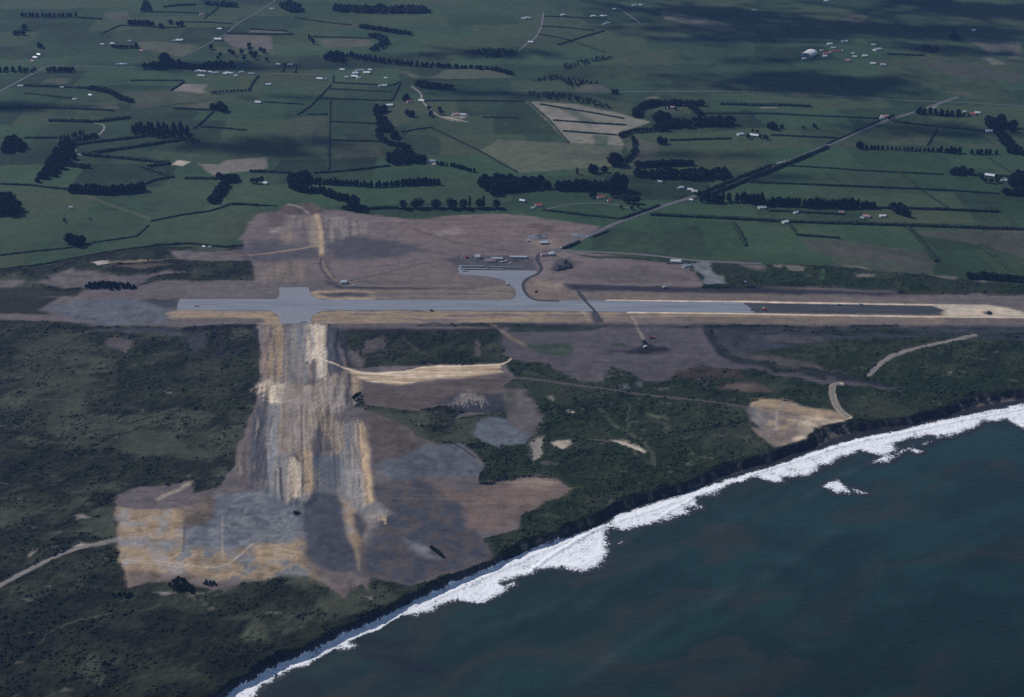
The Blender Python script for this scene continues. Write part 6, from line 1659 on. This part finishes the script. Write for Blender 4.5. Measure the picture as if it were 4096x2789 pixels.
for k_ in range(nb):
    xa, xb = -L_ / 2 - 1 + (L_ + 2) * k_ / nb, -L_ / 2 - 1 + (L_ + 2) * (k_ + 1) / nb - .5
    b = MB()
    for xx in (xa, xb):
        for (yy, zz) in arc: b.V.append((xx, yy * 1.03, zz + .25))
        for (yy, zz) in arc: b.V.append((xx, yy * 1.03, zz + .65))
    m_ = ns + 1
    for i in range(ns):
        b.F += [(m_ + i, m_ + i + 1, 3 * m_ + i + 1, 3 * m_ + i), (i, 2 * m_ + i, 2 * m_ + i + 1, i + 1), (i, i + 1, m_ + i + 1, m_ + i), (2 * m_ + i, 3 * m_ + i, 3 * m_ + i + 1, 2 * m_ + i + 1)]
    obj('roof_panel', b.data('roof_panel', M['white']), e)
obj('door', MB().box(-L_ / 2 - .3, -L_ / 2 + .2, -4, 4, 0, 6).data('door', M['door']), e)

# ------------------------------------------------------------------ plant and vehicles
M['orange'] = mat_plain('orange_paint', (.55, .13, .03), .5, .1, 2)
M['yellow'] = mat_plain('yellow_paint', (.5, .33, .05), .5, .1, 2)
M['redp'] = mat_plain('red_paint', (.42, .07, .06), .5, .1, 2)
M['cream'] = mat_plain('cream_paint', (.66, .66, .62), .4, .08, 2)
M['blue'] = mat_plain('blue_paint', (.30, .45, .62), .4, .08, 2)
M['tyre'] = mat_plain('tyre', (.02, .02, .02), .9, .1, 3)
M['steel'] = mat_plain('dark_steel', (.05, .05, .055), .6, .2, 2)
M['concrete'] = mat_plain('concrete', (.42, .42, .42), .85, .12, 1)


def machine(name, s, rz, label, cat, parts, scale=1.0, group=None):
    p = g2(s)[0]
    e = bpy.data.objects.new(name, None); COLL.objects.link(e); e.empty_display_size = .1
    e.location = (p[0], p[1], hz(*p) + .18); e.rotation_euler = (0, 0, rz); e.scale = (scale,) * 3
    boom = None
    for pn, me in parts:
        c_ = bpy.data.objects.new(pn, me); COLL.objects.link(c_); c_.parent = boom if pn in ('cable', 'bucket') else e
        if pn == 'boom': boom = c_
        if pn == 'wheel':
            co = np.array([v.co[:] for v in me.vertices]); m_ = co.mean(0); w_ = np.ptp(co[:, 1]) / 2 + .02; r_ = np.ptp(co[:, 2]) * .28
            k_ = bpy.data.objects.new('rim', MB().bar((m_[0], m_[1] - w_, m_[2]), (m_[0], m_[1] + w_, m_[2]), r_, r_, 8).data('rim', M['cream'])); COLL.objects.link(k_); k_.parent = c_
    tag(e, label, cat, group)


def wheel(x, y, r=.5, w=.3):
    return ('wheel', MB().bar((x, y - w / 2, r), (x, y + w / 2, r), r, r, 12).data('wheel', M['tyre']))


def truck_parts(paint):
    cab = MB().box(2.0, 3.6, -1.1, 1.1, .7, 2.6, .12)
    return [('chassis', MB().box(-3.4, 3.4, -.5, .5, .55, .8).data('chassis', M['steel'])), ('cab', cab.data('cab', M[paint])),
            ('windscreen', MB().box(3.52, 3.62, -.9, .9, 1.6, 2.3).data('windscreen', M['pane'])),
            ('tray', MB().box(-3.5, 1.8, -1.2, 1.2, .85, 1.1).box(-3.5, 1.8, -1.2, -1.1, 1.1, 2.0).box(-3.5, 1.8, 1.1, 1.2, 1.1, 2.0).box(1.7, 1.8, -1.1, 1.1, 1.1, 2.1).box(-3.5, -3.4, -1.1, 1.1, 1.1, 2.0).data('tray', M[paint])),
            ] + [wheel(x, y) for x in (-2.4, 2.6) for y in (-1.0, 1.0)]


def van_parts(paint):
    b = MB(); b.box(-2.2, 2.3, -.9, .9, .45, 1.15); b.box(-2.1, 1.2, -.85, .85, 1.15, 2.0, .1)
    return [('body', b.data('body', M[paint])), ('windscreen', MB().box(1.1, 1.25, -.7, .7, 1.2, 1.8).data('windscreen', M['pane'])), ('window', MB().box(-1.6, .6, -.9, .9, 1.3, 1.75).data('window', M['pane']))] + [wheel(x, y, .38, .25) for x in (-1.4, 1.5) for y in (-.8, .8)]


def dozer_parts(paint):
    tr = lambda y: ('track', MB().box(-1.9, 1.9, y - .28, y + .28, .25, .95).bar((-1.9, y - .28, .6), (-1.9, y + .28, .6), .36, .36, 8).bar((1.9, y - .28, .6), (1.9, y + .28, .6), .36, .36, 8).data('track', M['steel']))
    return [tr(-1.0), tr(1.0), ('hood', MB().box(-.2, 1.9, -.6, .6, .9, 1.9).data('hood', M[paint])), ('cab', MB().box(-1.6, -.2, -.8, .8, .9, 2.8, .1).data('cab', M[paint])), ('blade', MB().box(2.6, 2.85, -1.9, 1.9, .1, 1.5).data('blade', M['steel'])),
            ('push_arm', MB().bar((0, -1.4, .7), (2.6, -1.4, .6), .12).bar((0, 1.4, .7), (2.6, 1.4, .6), .12).data('push_arm', M[paint]))]


def roller_parts(paint):
    return [('drum', MB().bar((1.8, -1.0, .8), (1.8, 1.0, .8), .8, .8, 16).data('drum', M['steel'])), ('drum', MB().bar((-1.8, -.95, .8), (-1.8, .95, .8), .8, .8, 16).data('drum', M['steel'])),
            ('frame', MB().box(-2.4, 2.4, -1.15, -1.0, .6, 1.1).box(-2.4, 2.4, 1.0, 1.15, .6, 1.1).data('frame', M[paint])), ('hood', MB().box(-1.0, 1.6, -.9, .9, 1.1, 1.9).data('hood', M[paint])), ('canopy', MB().box(-1.6, .2, -.95, .95, 2.75, 2.9).box(-1.5, -1.4, -.9, -.8, 1.5, 2.75).box(-1.5, -1.4, .8, .9, 1.5, 2.75).box(0, .1, -.9, -.8, 1.5, 2.75).box(0, .1, .8, .9, 1.5, 2.75).data('canopy', M['cream']))]


def dragline_parts(paint, dark='steel'):
    tr = lambda y: ('track', MB().box(-2.6, 2.6, y - .4, y + .4, .2, 1.1).data('track', M['steel']))
    return [tr(-1.3), tr(1.3), ('house', MB().box(-2.8, 1.6, -1.5, 1.5, 1.2, 3.4, .05).data('house', M[paint])), ('cab', MB().box(.6, 2.2, .4, 1.5, 1.4, 3.3, .1).data('cab', M[paint])),
            ('boom', MB().bar((1.4, -.5, 1.8), (11, -.15, 9.5), .22, .14).bar((1.4, .5, 1.8), (11, .15, 9.5), .22, .14).data('boom', M[dark])), ('cable', MB().bar((11, 0, 9.5), (10.6, 0, 2.2), .06).bar((-1.5, 0, 4.6), (11, 0, 9.6), .06).data('cable', M['steel'])),
            ('gantry', MB().bar((-1.5, -.8, 3.3), (-1.5, 0, 4.7), .12).bar((-1.5, .8, 3.3), (-1.5, 0, 4.7), .12).data('gantry', M['steel'])), ('bucket', MB().box(9.9, 11.2, -.7, .7, .9, 2.2, .12).data('bucket', M['steel']))]


machine('truck', 'B1:1657,1150', 2.9, 'white truck alone on the left end of the runway', 'truck', truck_parts('cream'))
machine('road_roller', 'B4:125,1180', .2, 'orange road roller on the dark fresh tar', 'roller', roller_parts('orange'), 1.4)
machine('truck', 'B4:140,1186', .3, 'small orange truck close behind the road roller', 'truck', truck_parts('orange'), .8)
machine('truck', 'B4:757,1140', .1, 'pale truck on the far edge of the tarred strip, left one', 'truck', truck_parts('cream'))
machine('truck', 'B4:945,1139', 0, 'bright truck on the far edge of the tarred strip, right one', 'truck', truck_parts('cream'), 1.1)
machine('bulldozer', 'B4:2020,1213', .5, 'dark bulldozer on the pale sand at the runway end', 'bulldozer', dozer_parts('steel'), 1.8)
machine('dragline', 'B3:1215,1455', .7, 'dark dragline crane working over the dug hollow', 'crane', dragline_parts('steel'), 1.2)
machine('truck', 'B3:1280,1421', .1, 'red truck above the dug hollow', 'truck', truck_parts('redp'), 1.2)
machine('van', 'B3:1225,1498', .6, 'white van parked down in the dug hollow', 'van', van_parts('cream'), 1.5)
machine('van', 'B2:2168,966', 2.2, 'white van at the edge of the apron', 'van', van_parts('cream'), 1.3)
machine('van', 'B2:875,977', .2, 'small white van right of the white hut', 'van', van_parts('cream'), 1.1)
machine('bulldozer', 'B2:1530,1191', 0, 'dark machine on the near shoulder of the runway', 'bulldozer', dozer_parts('steel'), 1.2)
machine('bulldozer', 'B3:302,1031', 1.2, 'dark red bulldozer inside the taxiway bend', 'bulldozer', dozer_parts('redp'), 1.3)
machine('van', 'B3:1385,994', .5, 'white van on the dark bank behind the runway', 'van', van_parts('cream'), 1.3)
machine('van', 'B3:2072,952', .8, 'pale blue van in the green plot behind the runway', 'van', van_parts('blue'), 1.3)
machine('truck', 'C2:475,192', 1.5, 'white truck driving down the cross strip', 'truck', truck_parts('cream'), .9)
machine('bulldozer', 'C2:385,1463', .4, 'dark bulldozer at the tip of the cross strip', 'bulldozer', dozer_parts('steel'), 1.7)
machine('dragline', 'B2:1830,742', .6, 'thin-armed digger at the left end of the plant yard', 'crane', dragline_parts('redp'), 1.0)
machine('truck', 'B2:2145,778', .3, 'bright white truck in front of the plant yard sheds', 'truck', truck_parts('cream'), 1.2)
machine('van', 'B2:2118,783', 1.2, 'small white van left of the bright white truck', 'van', van_parts('cream'), 1.1)
machine('van', 'B2:2195,790', .4, 'dim pale van right of the bright white truck', 'van', van_parts('cream'), .9)
machine('van', 'B2:1785,750', .2, 'small pale van at the far left of the plant yard', 'van', van_parts('cream'), .9)
machine('truck', 'A4:252,1383', .42, 'white truck on the diagonal road', 'truck', truck_parts('cream'), 1.3)
machine('truck', 'A4:292,1371', .42, 'second pale truck just up the diagonal road', 'truck', truck_parts('cream'), 1.0)
machine('van', 'B3:740,566', .4, 'pale van on the road edge by the gravel heap', 'van', van_parts('cream'), 1.1)
machine('van', 'B3:517,662', .4, 'pale van at the aerodrome end of the road', 'van', van_parts('cream'), 1.1)


def pipe_row(s, n, r, label, mat='concrete'):
    P = g2(s); a, c = P[0], P[1]
    L_ = np.linalg.norm(c - a); m_ = (a + c) / 2
    e = bpy.data.objects.new('pipe_row', None); COLL.objects.link(e); e.empty_display_size = .1
    e.location = (m_[0], m_[1], hz(*m_)); e.rotation_euler = (0, 0, math.atan2(c[1] - a[1], c[0] - a[0]))
    step = L_ / n
    me = MB().bar((-step * .45, 0, r * .8), (step * .45, 0, r * .8), r, r, 10).bar((step * .38, 0, r * .8), (step * .47, 0, r * .8), r * 1.15, r * 1.15, 10).data('pipe', M[mat])
    for i in range(n):
        c_ = bpy.data.objects.new('pipe', me); COLL.objects.link(c_); c_.parent = e
        c_.location = (-L_ / 2 + step * (i + .5), rnd.uniform(-.2, .2), 0)
    tag(e, label, 'pipes')


pipe_row('B2:1775,818 1970,818', 22, 1.3, 'long pale row of concrete pipes behind the apron, back row')
pipe_row('B2:1775,838 2005,842', 26, 1.2, 'long pale row of concrete pipes behind the apron, front row')
pipe_row('B2:2000,820 2310,826', 26, .8, 'fainter row of pipes continuing right behind the apron')
pipe_row('B2:2030,842 2130,844', 10, 1.0, 'short dark-shadowed pipe row at the middle of the apron edge')
pipe_row('B2:1795,855 1830,855', 4, 1.3, 'short bright pipe stack at the left apron corner')
pipe_row('B2:810,940 1100,880', 34, .55, 'thin white pipeline on the bare field, near half')
pipe_row('B2:1105,879 1500,775', 50, .5, 'thin white pipeline on the bare field, far half')


def heap(s, L_, W_, H_, mat, label, rz=0.0, seed=1):
    p = g2(s)[0]; rr = np.random.RandomState(seed)
    nr, ns = 6, 18; V = [(0, 0, H_)]; F = []
    for i in range(1, nr + 1):
        t = i / nr
        for j in range(ns):
            a_ = 2 * pi * j / ns; k_ = 1 + .18 * rr.uniform(-1, 1)
            V.append((L_ / 2 * t * k_ * cos(a_), W_ / 2 * t * k_ * sin(a_), H_ * (1 - t) ** 1.0 * (1 + .25 * rr.uniform(-1, 1)) - (.5 if i == nr else 0)))
    for j in range(ns): F.append((0, 1 + j, 1 + (j + 1) % ns))
    for i in range(nr - 1):
        for j in range(ns):
            a_ = 1 + i * ns
            F.append((a_ + j, a_ + ns + j, a_ + ns + (j + 1) % ns, a_ + (j + 1) % ns))
    o = obj('gravel_heap', mesh_data('gravel_heap', V, F, mat), None, (p[0], p[1], hz(*p)), rz); tag(o, label, 'heap')


M['heapg'] = mat_paved('heap_gravel', (.12, .135, .16), (.19, .205, .23), sx=.2, sy=.2)
M['heapd'] = mat_paved('heap_soil', (.045, .042, .05), (.08, .072, .078), sx=.2, sy=.2)
heap('B3:320,568', 38, 26, 5, M['heapg'], 'long blue-grey gravel heap on the bare field near the road', -.1, 3)
heap('B3:665,552', 30, 20, 2.2, M['heapg'], 'flat grey gravel heap beside the road', -.15, 4)
heap('B3:545,790', 26, 30, 7, M['heapd'], 'steep dark soil heap behind the taxiway bend', .2, 5)
heap('B3:500,825', 24, 14, 4, M['heapd'], 'lower dark soil heap left of the steep one', .5, 6)
heap('B2:2110,762', 22, 10, 2.5, M['heapd'], 'dark heap behind the plant yard trucks', 0, 7)
heap('B2:2240,768', 16, 9, 2.2, M['heapd'], 'dark heap at the right of the plant yard', 0, 8)

# ------------------------------------------------------------------ clouds above the picture, whose shade lies on the far country
M['cloud'] = mat_plain('cloud', (.85, .86, .88), 1.0, .04, .01, 0)
ico = []
bm = bmesh.new(); bmesh.ops.create_icosphere(bm, subdivisions=2, radius=1.0)
IV = np.array([v.co[:] for v in bm.verts]); IF = np.array([[v.index for v in f.verts] for f in bm.faces]); bm.free()


def cloud(s, rx, ry, n, label, alt=1750.0, seed=0, rot=0.0):
    g = ground(s)[0]
    t = (alt - g[2]) / SUN_DIR[2]
    c = g + SUN_DIR * t
    rr = np.random.RandomState(seed)
    V = []; F = []
    for i in range(n):
        a_ = rr.uniform(0, 2 * pi); q = rr.rand() ** .55 * (1 + .3 * math.sin(3 * a_ + seed)) * 1.15
        ox, oy = rx * q * cos(a_), ry * q * sin(a_)
        ox, oy = ox * cos(rot) - oy * sin(rot), ox * sin(rot) + oy * cos(rot)
        r = (.13 + .17 * rr.rand()) * ry * max(.15, 1.05 - q) * 1.25 + 5
        jit = 1 + .22 * rr.uniform(-1, 1, (len(IV), 1))
        V.append(IV * jit * np.array((r * 1.5, r, r * .8)) + np.array((c[0] + ox, c[1] + oy, c[2] + rr.uniform(0, .5) * r))); F.append(IF + i * len(IV))
    o = big_mesh('cloud', np.concatenate(V), np.concatenate(F), M['cloud'], None, True); tag(o, label, 'cloud', 'clouds above the view', 'structure')


CLOUDS = [('A4:480,690', 330, 120, 190, .0), ('A4:800,760', 170, 60, 70, -.1), ('A3:1750,110', 420, 130, 170, -.35), ('A4:250,270', 420, 90, 150, -.12), ('A4:1500,260', 450, 130, 170, -.2), ('A4:2050,80', 600, 160, 170, -.1), ('A4:1700,420', 260, 70, 80, -.3),
          ('A3:2000,330', 350, 60, 80, -.1), ('A4:100,510', 180, 40, 50, -.05), ('A3:1600,250', 330, 60, 70, -.15), ('A2:2000,450', 260, 60, 80, 0), ('A2:300,1200', 200, 40, 70, -.1), ('A1:250,900', 260, 50, 80, -.1), ('A2:180,1290', 180, 40, 60, -.1),
          ('A1:1800,560', 260, 60, 70, 0), ('A3:400,800', 340, 40, 70, -.12), ('A4:1700,1130', 330, 40, 70, -.1), ('A4:1400,1060', 160, 35, 50, -.05), ('A3:1500,1310', 220, 26, 50, 0), ('A4:250,1490', 90, 18, 30, 0), ('A1:1900,1240', 200, 35, 60, 0), ('A2:300,820', 120, 20, 30, 0)]
for i, (s, rx, ry, n, rot) in enumerate(CLOUDS):
    cloud(s, rx, ry, n, 'cumulus cloud overhead shading the far paddocks', 2700 + 40 * (i % 5), 200 + i, rot)

# ------------------------------------------------------------------ haze
bm = bmesh.new()
bmesh.ops.create_cube(bm, size=1.0)
me = bpy.data.meshes.new('haze'); bm.to_mesh(me); bm.free()
hzb = bpy.data.objects.new('haze', me); COLL.objects.link(hzb)
z0_, z1_ = -24.0, 1040.0
hzb.scale = (24000, 30000, z1_ - z0_); hzb.location = (1000, 4000, (z0_ + z1_) / 2)
hm = bpy.data.materials.new('haze'); hm.use_nodes = True
hn = hm.node_tree.nodes; hn.remove(hn['Principled BSDF'])
pv = hn.new('ShaderNodeVolumePrincipled')
pv.inputs['Color'].default_value = (.22, .44, 1.0, 1)
pv.inputs['Density'].default_value = 3.1e-5
pv.inputs['Anisotropy'].default_value = .1
hm.node_tree.links.new(pv.outputs[0], hn['Material Output'].inputs['Volume'])
me.materials.append(hm)
tag(hzb, 'thin blue air over the whole country', 'haze', kind='stuff')
